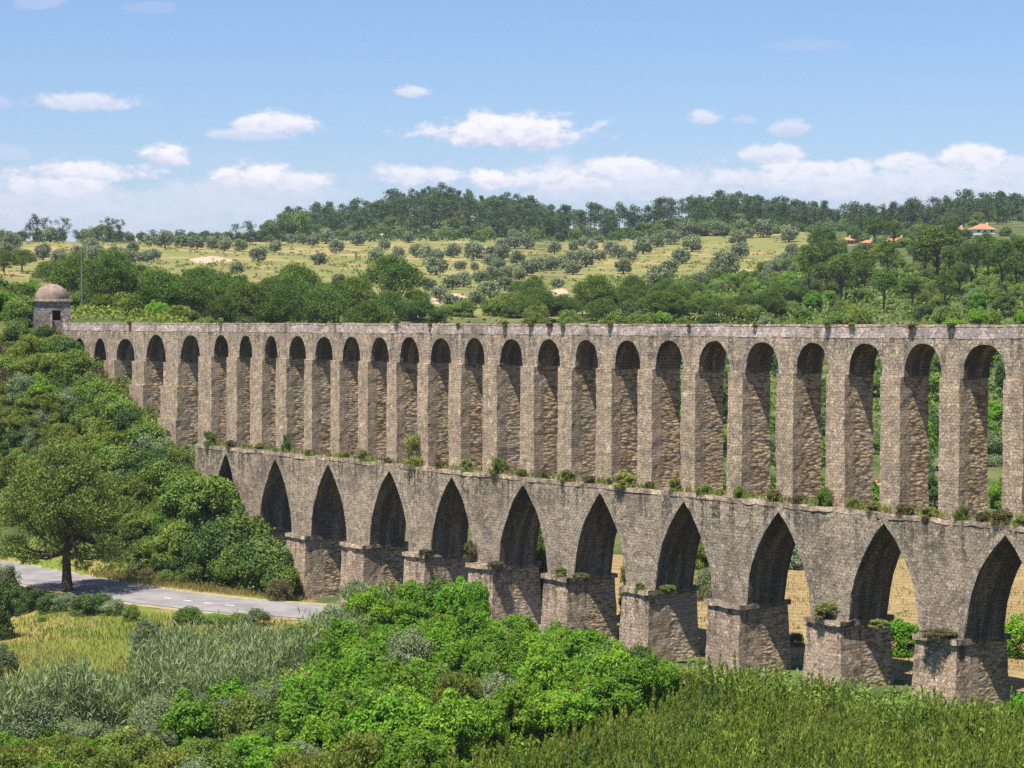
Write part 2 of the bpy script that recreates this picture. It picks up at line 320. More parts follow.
class MB:
    def __init__(s): s.v = []; s.f = []
    def face(s, *pts):
        b = len(s.v); s.v += [tuple(p) for p in pts]; s.f.append(tuple(range(b, b + len(pts))))
    def grid(s, fn, nu, nv, flip=False):
        b = len(s.v)
        for j in range(nv + 1):
            for i in range(nu + 1): s.v.append(tuple(fn(i / nu, j / nv)))
        for j in range(nv):
            for i in range(nu):
                q = (b + j * (nu + 1) + i, b + j * (nu + 1) + i + 1, b + (j + 1) * (nu + 1) + i + 1, b + (j + 1) * (nu + 1) + i)
                s.f.append(q[::-1] if flip else q)
    def box(s, lo, hi, step=0.45, grow=(0, 0, 0, 0)):
        # grow: how much each side (x-, x+, y-, y+) spreads at the bottom
        (x0, y0, z0), (x1, y1, z1) = lo, hi
        n = lambda d: max(1, int(round(d / step)))
        nx, ny, nz = n(x1 - x0), n(y1 - y0), n(z1 - z0)
        def X(a, c): return (x0 - grow[0] * (1 - c)) + a * ((x1 + grow[1] * (1 - c)) - (x0 - grow[0] * (1 - c)))
        def Y(b, c): return (y0 - grow[2] * (1 - c)) + b * ((y1 + grow[3] * (1 - c)) - (y0 - grow[2] * (1 - c)))
        Z = lambda c: z0 + c * (z1 - z0)
        s.grid(lambda u, v: (X(u, v), Y(0, v), Z(v)), nx, nz)
        s.grid(lambda u, v: (X(u, v), Y(1, v), Z(v)), nx, nz, True)
        s.grid(lambda u, v: (X(0, v), Y(u, v), Z(v)), ny, nz, True)
        s.grid(lambda u, v: (X(1, v), Y(u, v), Z(v)), ny, nz)
        s.grid(lambda u, v: (X(u, 1), Y(v, 1), z1), nx, ny)
        s.grid(lambda u, v: (X(u, 0), Y(v, 0), z0), nx, ny, True)
    def tube(s, pts, rad, k=7, cap=True):
        b = len(s.v); pts = [Vector(p) for p in pts]
        for i, p in enumerate(pts):
            d = (pts[min(i + 1, len(pts) - 1)] - pts[max(i - 1, 0)]).normalized()
            a = d.orthogonal().normalized() if abs(d.z) < 0.9 else Vector((1, 0, 0)); a = (a - d * a.dot(d)).normalized(); c = d.cross(a)
            for j in range(k):
                th = 2 * PI * j / k; s.v.append(tuple(p + (a * math.cos(th) + c * math.sin(th)) * rad[i]))
        for i in range(len(pts) - 1):
            for j in range(k): s.f.append((b + i * k + j, b + i * k + (j + 1) % k, b + (i + 1) * k + (j + 1) % k, b + (i + 1) * k + j))
        if cap: s.f.append(tuple(b + (len(pts) - 1) * k + j for j in range(k)))
    def jitter(s, amp=0.045):
        out = []
        for p in s.v:
            q = Vector(p); d = noise.noise_vector(q * 1.15) * amp + noise.noise_vector(q * 3.1) * (amp * 0.55) + noise.noise_vector(q * 0.33) * (amp * 1.4)
            out.append(tuple(q + d))
        s.v = out
    def mesh(s, name, mats, jit=0.0, smooth=False):
        if jit: s.jitter(jit)
        me = bpy.data.meshes.new(name); me.from_pydata(s.v, [], s.f)
        for m in (mats if isinstance(mats, (list, tuple)) else [mats]): me.materials.append(m)
        if smooth: me.polygons.foreach_set('use_smooth', [True] * len(me.polygons))
        me.update(); return me

# ------------------------------------------------------------------ foliage
def unit(v): return v / (np.linalg.norm(v, axis=1, keepdims=True) + 1e-9)
def leaf_quads(c, nrm, size, aspect, rng, along=None):
    n = len(c); nrm = unit(nrm)
    r = rng.normal(size=(n, 3)) if along is None else along
    t = unit(r - nrm * (r * nrm).sum(1, keepdims=True)); b = np.cross(nrm, t)
    s = np.asarray(size).reshape(-1, 1) * np.ones((n, 1))
    v = np.stack([c - t * s * 0.5, c + b * s * aspect * 0.5, c + t * s * 0.5, c - b * s * aspect * 0.5], 1).reshape(-1, 3)
    f = np.arange(4 * n).reshape(-1, 4)
    return v, f
def clump_leaves(clumps, per, leaf, rng, aspect=0.6, needle=False, up=0.25, inner=0.55):
    cl = np.asarray(clumps, float)      # x y z rx ry rz
    k = len(cl); idx = np.repeat(np.arange(k), per)
    d = unit(rng.normal(size=(len(idx), 3))); rad = inner + (1 - inner) * rng.random(len(idx)) ** 0.6
    rad = rad * (1 + rng.normal(size=len(idx)) * 0.10)
    p = cl[idx, :3] + d * cl[idx, 3:6] * rad[:, None]
    nrm = d * 0.8 + rng.normal(size=p.shape) * 0.55 + np.array([0, 0, up])
    sz = leaf * (0.6 + 0.8 * rng.random(len(p)))
    if needle:
        al = d + rng.normal(size=p.shape) * 0.35 + np.array([0, 0, 0.5]); nn = rng.normal(size=p.shape)
        return leaf_quads(p, nn, sz, aspect, rng, al)
    return leaf_quads(p, nrm, sz, aspect, rng)
def join_q(*parts):
    vs, fs, o = [], [], 0
    for v, f in parts: vs.append(v); fs.append(f + o); o += len(v)
    return np.concatenate(vs), np.concatenate(fs)
def bush_mesh(name, mat, w, h, seed, nclump=34, per=110, leaf=0.24, lumpy=0.27, aspect=0.6, needle=False, tall=0.0):
    rng = np.random.default_rng(seed); cl = []
    for i in range(nclump):
        d = rng.normal(size=3); d /= np.linalg.norm(d); d[2] = abs(d[2]) * 1.0 - 0.12
        r = 0.45 + 0.45 * rng.random()
        s = lumpy * (0.65 + 0.7 * rng.random())
        cl.append((d[0] * r * w * 0.5, d[1] * r * w * 0.5, max(0.10 * h, h * (0.36 + 0.5 * d[2] * r + tall * rng.random())), s * w * 0.62, s * w * 0.62, s * (h * 0.45 + w * 0.2)))
    for i in range(8):
        a = rng.random() * 2 * PI; cl.append((math.cos(a) * w * 0.3, math.sin(a) * w * 0.3, h * 0.16, w * 0.2, w * 0.2, h * 0.16))
    v, f = clump_leaves(cl, per, leaf, rng, aspect, needle)
    return mesh_np(name, v, f, mat)
def dome_crown(name, mat, w, h, z0, seed, nclump=60, per=110, leaf=0.3, cs=0.14, needle=True, aspect=0.35, flat=0.5):
    rng = np.random.default_rng(seed); cl = []
    for i in range(nclump):
        a = rng.random() * 2 * PI; r = math.sqrt(rng.random()) * 0.98
        zz = z0 + h * (1 - flat) * 0.35 + h * (0.70) * math.sqrt(max(0.0, 1 - r * r)) * (0.72 + 0.34 * rng.random()) - 0.02 * h
        if rng.random() < 0.22: zz = z0 + h * (0.12 + 0.4 * rng.random())
        s = w * cs * (0.7 + 0.6 * rng.random())
        cl.append((math.cos(a) * r * w * 0.42, math.sin(a) * r * w * 0.42, zz, s, s, s * 0.62))
    v, f = clump_leaves(cl, per, leaf, rng, aspect, needle, 0.4)
    return mesh_np(name, v, f, mat), cl
def trunk_mesh(name, mat, h, r, limbs, seed, lean=0.04):
    rng = random.Random(seed); mb = MB(); pts = []; rad = []
    for i in range(6):
        t = i / 5; pts.append((lean * h * math.sin(t * 2.2 + seed) * t, lean * h * math.cos(t * 1.7 + seed) * t, h * t)); rad.append(r * (1.25 - 0.7 * t) if i else r * 1.6)
    mb.tube(pts, rad, 8)
    for (x, y, z) in limbs:
        k = rng.randint(2, 4); a = Vector(pts[k]); e = Vector((x, y, z)); mid = a.lerp(e, 0.55) + Vector((0, 0, -0.05 * h))
        mb.tube([a, mid, e], [r * 0.5, r * 0.32, r * 0.12], 5)
    return mb.mesh(name, mat, smooth=True)
def pine_crown(name, mat, w, h, z0, seed, tiers=14, per=26, leaf=0.8, needle=True):
    rng = np.random.default_rng(seed); cl = []
    for i in range(tiers):
        t = rng.random(); a = rng.random() * 2 * PI; rr = w * 0.5 * (1 - 0.6 * t ** 2.2) * (0.3 + 0.7 * rng.random())
        s = w * (0.15 + 0.13 * rng.random())
        cl.append((math.cos(a) * rr * 0.75, math.sin(a) * rr * 0.75, z0 + h * (0.06 + 0.84 * t), s, s, s * 0.8))
    cl.append((0, 0, z0 + h * 0.86, w * 0.24, w * 0.24, h * 0.15))
    v, f = clump_leaves(cl, per, leaf, rng, 0.5, needle, 0.3, 0.35)
    return mesh_np(name, v, f, mat), cl

# labels that find a thing by the arches of the aqueduct
UPPER_PX = [79.9, 100.5, 125.9, 156.5, 191, 221.5, 246, 271.5, 297.9, 324.2, 351.9, 380.3, 409.8, 441.3, 474.9, 511.5, 549, 587, 627.8, 669.8, 714.6, 762.5, 812.9, 866, 923.1, 984.5]
LOWER_PX = [226, 276, 329, 389, 449, 524, 601, 684, 779, 884, 1005]
ORD = ['', '1st', '2nd', '3rd'] + [f'{i}th' for i in range(4, 20)] + ['20th', '21st', '22nd', '23rd'] + [f'{i}th' for i in range(24, 31)]
RANK = ['topmost', 'second down', 'third down', 'fourth down', 'fifth down', 'sixth down', 'seventh down', 'eighth down', 'ninth down', 'tenth down', 'eleventh down', 'twelfth down']
ALL = {}
def reg(o, desc, cat, group, top, mode):
    """remember a thing; labels are written at the end from where it stands in relation to the arches"""
    tag(o, None, cat, group); ALL.setdefault((desc, mode), []).append((o, top))
def write_labels():
    for (desc, mode), lst in ALL.items():
        cols = {}
        for o, top in lst:
            px, py = project(o.location.x, o.location.y, o.location.z + top)
            if mode == 'upper':
                k = int(np.argmin([abs(px - q) for q in UPPER_PX]))
                where = 'left of the first tall arch' if px < 60 else f'above the {ORD[k + 1]} tall arch from left'
            else:
                k = int(np.argmin([abs(px - q) for q in LOWER_PX]))
                where = f'below the {ORD[k + 1]} pointed arch from left' if px > 205 else ('at the left edge' if px < 45 else ('near the big pine' if px < 105 else 'left of all pointed arches'))
                if mode == 'through': where = f'by the {ORD[int(np.argmin([abs(px - q) for q in UPPER_PX])) + 1]} tall arch from left'
            cols.setdefault(where, []).append((py, px, o))
        for where, items in cols.items():
            items.sort(key=lambda q: (q[0], q[1]))
            for i, (py, px, o) in enumerate(items):
                o['label'] = f'{desc} {where}' + ('' if len(items) == 1 else (', ' + (RANK[i] if i < len(RANK) else f'number {i + 1} down')))

# ------------------------------------------------------------------ AQUEDUCT
ANG = math.atan2(R2[1], R2[0])
aq = empty('aqueduct', (P0[0], P0[1], 0.0), ANG)
tag(aq, 'long two-tier stone aqueduct with round arches above pointed arches crossing the valley', 'aqueduct')
ZT, ZC, ZS, ZL, ZA, ZK = 29.65, 28.3, 25.9, 16.05, 15.35, 7.8
TU = 2.7; NL0, NL1 = -1.0, 3.1
up_px = [(963.5, 1005.5), (904.25, 942), (849, 883), (797, 828.75), (746, 779), (699.25, 730), (656, 683.5), (615.25, 640.25), (575.5, 598.5), (537.75, 560.25), (500.25, 522.75),
         (464.5, 485.25), (431.25, 451.25), (400, 419.5), (371.25, 389.25), (343, 360.75), (315, 333.25), (289.5, 306.25), (265, 278), (239.5, 252.5), (214.25, 228.75),
         (181.25, 200.75), (146.75, 166.25), (116.75, 135), (94.25, 106.75), (74.25, 85.5)]
UP = []
for a, b in up_px:
    sl = wall_s(a, 370)[0]; sr = wall_s(b, 370)[0]; UP.append(((sl + sr) / 2, sr - sl))
UP = [(5.65 + 5.5 * k, 3.55) for k in range(7, -1, -1)] + UP
UP.sort()
def up_zs(s):
    return 25.1 if s < -113 else 25.9
UPA = [dict(c=c, w=w, zs=up_zs(c) if c > -139 else 24.6, zc=(27.75 if c < -130 else 28.3)) for c, w in UP]
LOA = []
lo_c = [(13.85, 7.0), (24.8, 7.0), (35.7, 7.0), (2.88, 7.1), (-8.28, 7.0), (-19.2, 7.05), (-30.15, 7.0), (-40.9, 7.0), (-51.75, 7.2), (-62.8, 6.9), (-73.47, 7.0), (-84.65, 6.9), (-95.3, 6.6), (-106.1, 5.0)]
for c, w in sorted(lo_c): LOA.append(dict(c=c, w=w, zs=ZK if c > -100 else 9.0, zc=ZA))

def arch_z(a, s, kind):
    t = min(1.0, abs(s - a['c']) / (a['w'] / 2)); rise = a['zc'] - a['zs']
    if kind == 'round': return a['zs'] + rise * max(0.0, 1 - t ** 2.25) ** (1 / 2.25)
    lo_ = 0.5; hw = a['w'] / 2 + 0.02; rise += lo_; R = (hw * hw + rise * rise) / (2 * hw); k_ = t * a['w'] / 2
    return a['zs'] - lo_ + math.sqrt(max(0.0, R * R - (k_ + R - hw) ** 2))
    return a['zs'] + math.sqrt(max(0.0, R * R - (t * hw + R - hw) ** 2))
def arcade(arches, s0, s1, ztop, n0, n1, kind, nr):
    mb = MB(); ss = []; L = []; flag = []
    na = 22
    prev = s0; pz = arches[0]['zs']
    for a in arches + [None]:
        e = a['c'] - a['w'] / 2 if a else s1; ez = a['zs'] if a else arches[-1]['zs']
        k = max(2, int((e - prev) / 0.5))
        for i in range(k + 1):
            if i == 0 and ss: continue
            ss.append(prev + (e - prev) * i / k); L.append(pz + (ez - pz) * i / k); flag.append(0)
        if a is None: break
        for i in range(1, na + 1):
            x = a['c'] - a['w'] / 2 * math.cos(PI * i / na) if kind == 'round' else a['c'] + a['w'] / 2 * (2 * i / na - 1)
            ss.append(x); L.append(arch_z(a, x, kind) if i < na else a['zs']); flag.append(1)
        prev = a['c'] + a['w'] / 2; pz = a['zs']
    ns = len(ss)
    for (n, fl) in ((n0, False), (n1, True)):
        b = len(mb.v)
        for i in range(ns):
            for j in range(nr + 1): mb.v.append((ss[i], n, L[i] + (ztop - L[i]) * j / nr))
        for i in range(ns - 1):
            for j in range(nr):
                q = (b + i * (nr + 1) + j, b + (i + 1) * (nr + 1) + j, b + (i + 1) * (nr + 1) + j + 1, b + i * (nr + 1) + j + 1)
                mb.f.append(q[::-1] if fl else q)
    nt = 7; b = len(mb.v)
    for i in range(ns):
        for j in range(nt + 1): mb.v.append((ss[i], n0 + (n1 - n0) * j / nt, L[i]))
    for i in range(ns - 1):
        for j in range(nt): mb.f.append((b + i * (nt + 1) + j, b + i * (nt + 1) + j + 1, b + (i + 1) * (nt + 1) + j + 1, b + (i + 1) * (nt + 1) + j))
    for (x, zz, fl) in ((s0, L[0], True), (s1, L[-1], False)):
        mb.grid(lambda u, v: (x, n0 + u * (n1 - n0), zz + v * (ztop - zz)), 6, 10, fl)
    mb.grid(lambda u, v: (s0 + u * (s1 - s0), n0 + v * (n1 - n0), ztop), 60, 3)
    return mb
S0U, S1U = -150.5, 48.0
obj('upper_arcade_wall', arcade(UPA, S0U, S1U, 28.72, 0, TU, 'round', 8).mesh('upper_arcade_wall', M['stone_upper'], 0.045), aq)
mb = MB(); mb.box((S0U, -0.02, 28.70), (S1U, TU + 0.02, ZT - 0.13), 0.45)
obj('parapet', mb.mesh('parapet', M['stone_parapet'], 0.06), aq)
mb = MB(); mb.box((S0U, -0.04, ZT - 0.14), (S1U, TU + 0.04, ZT), 0.5)
obj('coping', mb.mesh('coping', M['stone_ledge'], 0.05), aq)
S0L, S1L = -113.2, 48.0
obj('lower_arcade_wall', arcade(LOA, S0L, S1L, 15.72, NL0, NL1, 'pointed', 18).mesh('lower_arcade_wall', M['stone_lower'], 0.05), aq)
mb = MB(); mb.box((S0L, NL0 - 0.03, 15.70), (S1L, NL1 + 0.03, ZL), 0.45)
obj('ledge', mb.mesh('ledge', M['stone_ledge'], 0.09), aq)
# arch rings
for kind, arr, n0, wd in (('round', UPA, 0.0, 0.42), ('pointed', LOA, NL0, 0.5)):
    for a in arr:
        if a['c'] > 20: continue
        pts = []
        K_ = 26
        for i in range(K_ + 1):
            x = a['c'] - a['w'] / 2 * math.cos(PI * i / K_); pts.append(Vector((x, 0, arch_z(a, x, kind) if 0 < i < K_ else a['zs'])))
        outer = []
        for i, p in enumerate(pts):
            if kind == 'pointed':
                dx = p.x - a['c']; hw = a['w'] / 2; rise = a['zc'] - a['zs']; R = (hw * hw + rise * rise) / (2 * hw)
                cx = a['c'] + (R - hw) * (-1 if dx > 0 else 1)
                d = Vector((p.x - cx, 0, p.z - a['zs'])).normalized()
                if abs(dx) < 1e-3: d = Vector((0, 0, 1)) * 1.0
                outer.append(p + d * wd)
            else:
                d = Vector((p.x - a['c'], 0, (p.z - a['zs']) * 0.8 + 0.0)); d = d.normalized() if d.length > 0 else Vector((0, 0, 1))
                outer.append(p + d * wd)
        mb = MB()
        for i in range(K_):
            y0 = n0 - 0.035
            a0, a1, b0, b1 = pts[i], pts[i + 1], outer[i], outer[i + 1]
            mb.face((a0.x, y0, a0.z), (a1.x, y0, a1.z), (b1.x, y0, b1.z), (b0.x, y0, b0.z))
            mb.face((b0.x, y0, b0.z), (b1.x, y0, b1.z), (b1.x, n0 + 0.05, b1.z), (b0.x, n0 + 0.05, b0.z))
            mb.face((a1.x, y0, a1.z), (a0.x, y0, a0.z), (a0.x, n0 + 0.05, a0.z), (a1.x, n0 + 0.05, a1.z))
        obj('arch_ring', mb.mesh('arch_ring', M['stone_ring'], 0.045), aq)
# upper piers
edges = [(S0U, UPA[0]['c'] - UPA[0]['w'] / 2)] + [(UPA[i]['c'] + UPA[i]['w'] / 2, UPA[i + 1]['c'] - UPA[i + 1]['w'] / 2) for i in range(len(UPA) - 1)]
for i, (a, b) in enumerate(edges):
    m_ = (a + b) / 2
    if m_ > 20: st = 1.2
    else: st = 0.42
    ztop = max(UPA[max(0, i - 1)]['zs'], UPA[min(i, len(UPA) - 1)]['zs'])
    gz = tz(*wpt(m_, 1.3))
    mb = MB()
    if m_ > -113:
        mb.box((a + 0.07, -0.32, ZL - 0.05), (b - 0.09, TU - 0.02, ztop), st, (0.03, 0.03, 0.06, 0.0))
    else:
        base = gz - 2.0; stages = [(ztop, 22.4), (22.4, 18.6), (18.6, base)]; g = 0.05
        for hi, lo in stages:
            lo = max(lo, base)
            if hi - lo > 0.4: mb.box((a - g, -0.3 - g * 1.5, lo), (b + g, TU - 0.02 + g, hi), st)
            g += 0.20
    o = obj('pier', mb.mesh('pier', M['stone_pier'], 0.05), aq)
# lower pedestals with their cornices
ledges = []
for i in range(len(LOA) - 1):
    a = LOA[i]['c'] + LOA[i]['w'] / 2; b = LOA[i + 1]['c'] - LOA[i + 1]['w'] / 2
    ledges.append((a, b))
ledges.append((LOA[-1]['c'] + 3.5, LOA[-1]['c'] + 7.5))
for a, b in ledges:
    m_ = (a + b) / 2; gz = tz(*wpt(m_, 1.0)) - 2.5; top = 7.42
    if gz > 6: gz = 4.0
    mb = MB(); mb.box((a + 0.14, -1.62, gz), (b - 0.14, 3.62, top), 0.45 if m_ < 20 else 1.5, (0.26, 0.26, 0.35, 0.3))
    pe = obj('pedestal', mb.mesh('pedestal', M['stone_pedestal'], 0.06), aq)
    mb = MB(); mb.box((a - 0.06, -1.82, top + 0.02), (b + 0.06, 3.82, ZK + 0.03), 0.4 if m_ < 20 else 1.5)
    obj('cornice', mb.mesh('cornice', M['stone_ledge'], 0.09), pe)
# end wall of the lower tier against the slope
mb = MB(); mb.box((-113.3, NL0 + 0.02, 6.0), (-108.6, NL1 - 0.02, 9.2), 0.5)
obj('abutment', mb.mesh('abutment', M['stone_lower'], 0.06), aq)

# ------------------------------------------------------------------ domed valve house
hs = wall_s(48, 312)[0] - 1.5
hx, hy = wpt(hs, 1.2)
hut = empty('domed_hut', (hx, hy, 26.0), math.radians(17))
tag(hut, 'small square stone hut with a round pinkish dome at the far end of the aqueduct', 'hut')
W = 2.2
mb = MB(); mb.box((-W, -W, 0), (-0.1, W, 6.4), 0.5); mb.box((0.95, -W, 0), (W, W, 6.4), 0.5); mb.box((-0.1, -W, 5.25), (0.95, W, 6.4), 0.5); mb.box((-0.1, -W, 0), (0.95, W, 3.95), 0.5); mb.box((-0.1, -W + 0.6, 3.95), (0.95, W, 5.25), 0.5)
me = mb.mesh('wall', M['hut_stone'], 0.05); wl = obj('wall', me, hut)
mb = MB(); mb.box((-W - 0.25, -W - 0.25, 6.38), (W + 0.25, W + 0.25, 6.68), 0.5); obj('cornice', mb.mesh('cornice', M['stone_ledge'], 0.04), hut)
mb = MB()
mb.grid(lambda u, v: (2.12 * math.cos(2 * PI * u) * math.cos(v * PI / 2), 2.12 * math.sin(2 * PI * u) * math.cos(v * PI / 2), 6.66 + 0.25 + 1.75 * math.sin(v * PI / 2)), 40, 14)
mb.grid(lambda u, v: (2.14 * math.cos(2 * PI * u), 2.14 * math.sin(2 * PI * u), 6.66 + v * 0.26), 40, 1)
obj('dome', mb.mesh('dome', M['terracotta'], 0.015, True), hut)
mb = MB(); mb.box((-0.08, -W + 0.52, 3.97), (0.93, -W + 0.58, 5.23), 1.0); obj('door', mb.mesh('door', M['dark']), hut)
mb = MB(); mb.box((-0.5, -W - 1.3, 2.0), (-0.2, -W - 0.05, 4.7), 0.4); mb.box((1.1, -W - 1.3, 2.0), (1.4, -W - 0.05, 4.2), 0.4)
obj('stair_wall', mb.mesh('stair_wall', M['stone_ledge'], 0.08), hut)

# ------------------------------------------------------------------ GROUND
nu, nv = 420, 420
us = np.linspace(-0.52, 0.52, nu)
vv = np.linspace(0, 1, nv); Yr = -60 + 150 * (np.exp(vv * math.log(1 + 2700 / 150.0)) - 1)
GX = us[None, :] * (Yr[:, None] + 150); GY = np.repeat(Yr[:, None], nu, 1)
GZ = terrain(GX.ravel(), GY.ravel()).reshape(nv, nu)
V = np.stack([GX, GY, GZ], -1).reshape(-1, 3)
ii = np.arange(nu - 1)[None] + np.arange(nv - 1)[:, None] * nu
Q = np.stack([ii, ii + 1, ii + nu + 1, ii + nu], -1).reshape(-1, 4)
px_, py_ = project(V[:, 0], np.maximum(V[:, 1], 5), V[:, 2])
nn = (V[:, 0] - P0[0]) * N2[0] + (V[:, 1] - P0[1]) * N2[1]
def sstep(x, a, b):
    t = np.clip((x - a) / (b - a), 0, 1); return t * t * (3 - 2 * t)
straw = sstep(V[:, 1], 415, 470) * (1 - sstep(V[:, 1], 985, 1030)) * (1 - sstep(px_, 795, 830))
straw = straw * (1 - 0.5 * np.exp(-((px_ - 540) / 75.0) ** 2)) * (1 - 0.33 * np.exp(-((px_ - 690) / 60.0) ** 2)) * (1 - 0.25 * np.exp(-((px_ - 400) / 50.0) ** 2))
stub = sstep(nn, 4, 7) * (1 - sstep(V[:, 1], 229, 235)) * sstep(V[:, 1], 120, 140) * sstep(px_, 540, 600)
mead = (1 - sstep(px_, 290, 340)) * sstep(V[:, 1], 150, 160) * (1 - sstep(V[:, 2], 3.0, 5.5)) * (1 - sstep(nn, -1, 3)) * (1 - sstep(V[:, 1], 230, 260))
bare = np.zeros(len(V))
for (bx, by, rx, ry) in [(372, 232, 26, 5), (425, 214, 18, 4), (470, 217, 14, 4), (701, 225, 9, 6), (520, 226, 14, 3), (210, 260, 24, 4), (480, 249, 10, 4), (660, 229, 12, 3), (655, 283, 14, 6), (450, 300, 22, 7), (745, 275, 20, 6), (560, 292, 10, 5)]:
    bare = np.maximum(bare, np.exp(-((px_ - bx) / rx) ** 2 - ((py_ - by) / ry) ** 2) * (V[:, 1] > 380))
gm, t = new_mat('ground_cover')
geo = t.node('ShaderNodeNewGeometry').outputs['Position']
at1 = t.node('ShaderNodeAttribute', attribute_name='cover'); r_, g_, b_ = t.sep(at1.outputs['Vector'])
at2 = t.node('ShaderNodeAttribute', attribute_name='bare')
n1 = t.noise(geo, 0.02, 6, 0.62); n2 = t.noise(geo, 0.11, 6, 0.65); n3 = t.noise(geo, 1.3, 5, 0.7)
scrub = t.mix(t.ramp(n2, 0.4, 0.62), (0.05, 0.075, 0.022), (0.115, 0.125, 0.045))
scrub = t.mix(t.m('MULTIPLY', t.ramp(n3, 0.5, 0.7), 0.5), scrub, (0.15, 0.14, 0.06))
grass = t.mix(t.ramp(n2, 0.42, 0.60), (0.30, 0.225, 0.10), (0.215, 0.185, 0.065))
grass = t.mix(t.m('MULTIPLY', t.ramp(n1, 0.40, 0.54), 0.8), grass, (0.135, 0.155, 0.042))
grass = t.mix(t.m('MULTIPLY', t.ramp(t.noise(geo, 0.045, 5, 0.7), 0.49, 0.60), 0.75), grass, (0.12, 0.15, 0.04))
grass = t.mix(t.m('MULTIPLY', t.ramp(t.noise(geo, 0.06, 5, 0.7), 0.56, 0.68), 0.8), grass, (0.36, 0.27, 0.15))
grass = t.mix(t.m('MULTIPLY', t.ramp(n3, 0.48, 0.72), 0.55), grass, (0.34, 0.26, 0.125))
mea = t.mix(t.ramp(t.noise(geo, 0.07, 5, 0.6), 0.42, 0.58), (0.135, 0.165, 0.03), (0.29, 0.215, 0.075))
mea = t.mix(t.m('MULTIPLY', t.ramp(t.noise(geo, 0.16, 4, 0.6), 0.52, 0.66), 0.7), mea, (0.27, 0.175, 0.085))
mea = t.mix(t.m('MULTIPLY', t.ramp(n3, 0.45, 0.7), 0.45), mea, (0.14, 0.16, 0.03))
gx, gy, gz_ = t.sep(geo)
rowd = t.m('ADD', t.m('ADD', t.m('MULTIPLY', gx, 0.42), t.m('MULTIPLY', gy, 0.90)), t.m('MULTIPLY', n2, 2.5))
rows = t.m('SINE', t.m('MULTIPLY', rowd, 3.3))
stb = t.mix(t.ramp(t.m('ADD', t.m('MULTIPLY', rows, 0.32), t.m('MULTIPLY', n3, 2.4)), 0.7, 1.8), (0.205, 0.145, 0.062), (0.285, 0.21, 0.10))
stb = t.mix(t.m('MULTIPLY', t.ramp(n2, 0.5, 0.66), 0.45), stb, (0.36, 0.29, 0.13))
brk = t.m('MULTIPLY', t.m('SUBTRACT', n2, 0.5), 0.9)
c = t.mix(t.ramp(t.m('ADD', r_, brk), 0.35, 0.6), scrub, grass)
c = t.mix(t.ramp(t.m('ADD', b_, brk), 0.35, 0.6), c, mea)
c = t.mix(t.ramp(t.m('ADD', g_, t.m('MULTIPLY', brk, 0.4)), 0.4, 0.6), c, stb)
soil = t.mix(t.ramp(n3, 0.4, 0.7), (0.40, 0.27, 0.18), (0.55, 0.42, 0.31))
c = t.mix(t.ramp(t.m('ADD', at2.outputs['Fac'], brk), 0.38, 0.62), c, soil)
finish(t, c, 0.95, t.m('ADD', n3, t.m('MULTIPLY', n2, 2.0)), 0.7, 0.25, 0.05)
def ground_obj(name, keep, lift):
    q = Q[keep]; used, inv = np.unique(q.ravel(), return_inverse=True)
    vv_ = V[used].copy(); vv_[:, 2] += lift
    me = mesh_np(name, vv_, inv.reshape(-1, 4), gm)
    a = me.attributes.new('cover', 'FLOAT_VECTOR', 'POINT'); a.data.foreach_set('vector', np.stack([straw, stub, mead], -1)[used].astype(np.float32).ravel())
    a = me.attributes.new('bare', 'FLOAT', 'POINT'); a.data.foreach_set('value', bare[used].astype(np.float32))
    me.polygons.foreach_set('use_smooth', [True] * len(me.polygons))
    return obj(name, me)
ground = tag(ground_obj('ground', np.ones(len(Q), bool), 0.0), None, None, None, 'structure')
field = tag(ground_obj('field', (stub[Q].mean(1) > 0.5) & (V[Q[:, 0], 0] < 90), 0.03), None, None, None, 'structure')
meadow = tag(ground_obj('lawn', (mead[Q].mean(1) > 0.5) & (road_dist(V[Q[:, 0], 0], V[Q[:, 0], 1]) > 6.5), 0.03), None, None, None, 'structure')
meadow.name = 'meadow'

# road
def smooth_path(P, n):
    P = np.asarray(P); out = []
    for i in range(len(P) - 1):
        p0, p1, p2, p3 = P[max(i - 1, 0)], P[i], P[i + 1], P[min(i + 2, len(P) - 1)]
        for k in range(n):
            u = k / n; out.append(0.5 * ((2 * p1) + (-p0 + p2) * u + (2 * p0 - 5 * p1 + 4 * p2 - p3) * u * u + (-p0 + 3 * p1 - 3 * p2 + p3) * u ** 3))
    out.append(P[-1]); return np.array(out)
RP = smooth_path(ROAD, 12)
T_ = np.gradient(RP, axis=0); T_ /= np.linalg.norm(T_, axis=1, keepdims=True); NR = np.stack([-T_[:, 1], T_[:, 0]], 1)
def ribbon(name, offs, z, mat):
    vs = []; fs = []
    k = len(offs)
    for p, n in zip(RP, NR):
        for o_ in offs: vs.append((p[0] + n[0] * o_, p[1] + n[1] * o_, z))
    for i in range(len(RP) - 1):
        for j in range(k - 1): fs.append((i * k + j, i * k + j + 1, (i + 1) * k + j + 1, (i + 1) * k + j))
    return mesh_np(name, vs, fs, mat)
m, t = new_mat('worn_asphalt'); co = t.node('ShaderNodeNewGeometry').outputs['Position']
n = t.noise(co, 9.0, 4, 0.7); n2_ = t.noise(co, 0.35, 4, 0.6)
c = t.mix(t.ramp(n2_, 0.35, 0.65), (0.19, 0.175, 0.17), (0.27, 0.25, 0.24)); c = t.mix(t.m('MULTIPLY', t.ramp(t.noise(co, 0.8, 5, 0.75), 0.54, 0.60), 0.4), c, (0.13, 0.125, 0.125)); c = t.mix(t.m('MULTIPLY', n, 0.35), c, (0.14, 0.135, 0.135))
finish(t, c, 0.85, n, 0.3, 0.01); M['asphalt'] = m
M['verge'] = simple('dry_gravel_verge', (0.33, 0.27, 0.17), (0.22, 0.20, 0.10), 1.1)
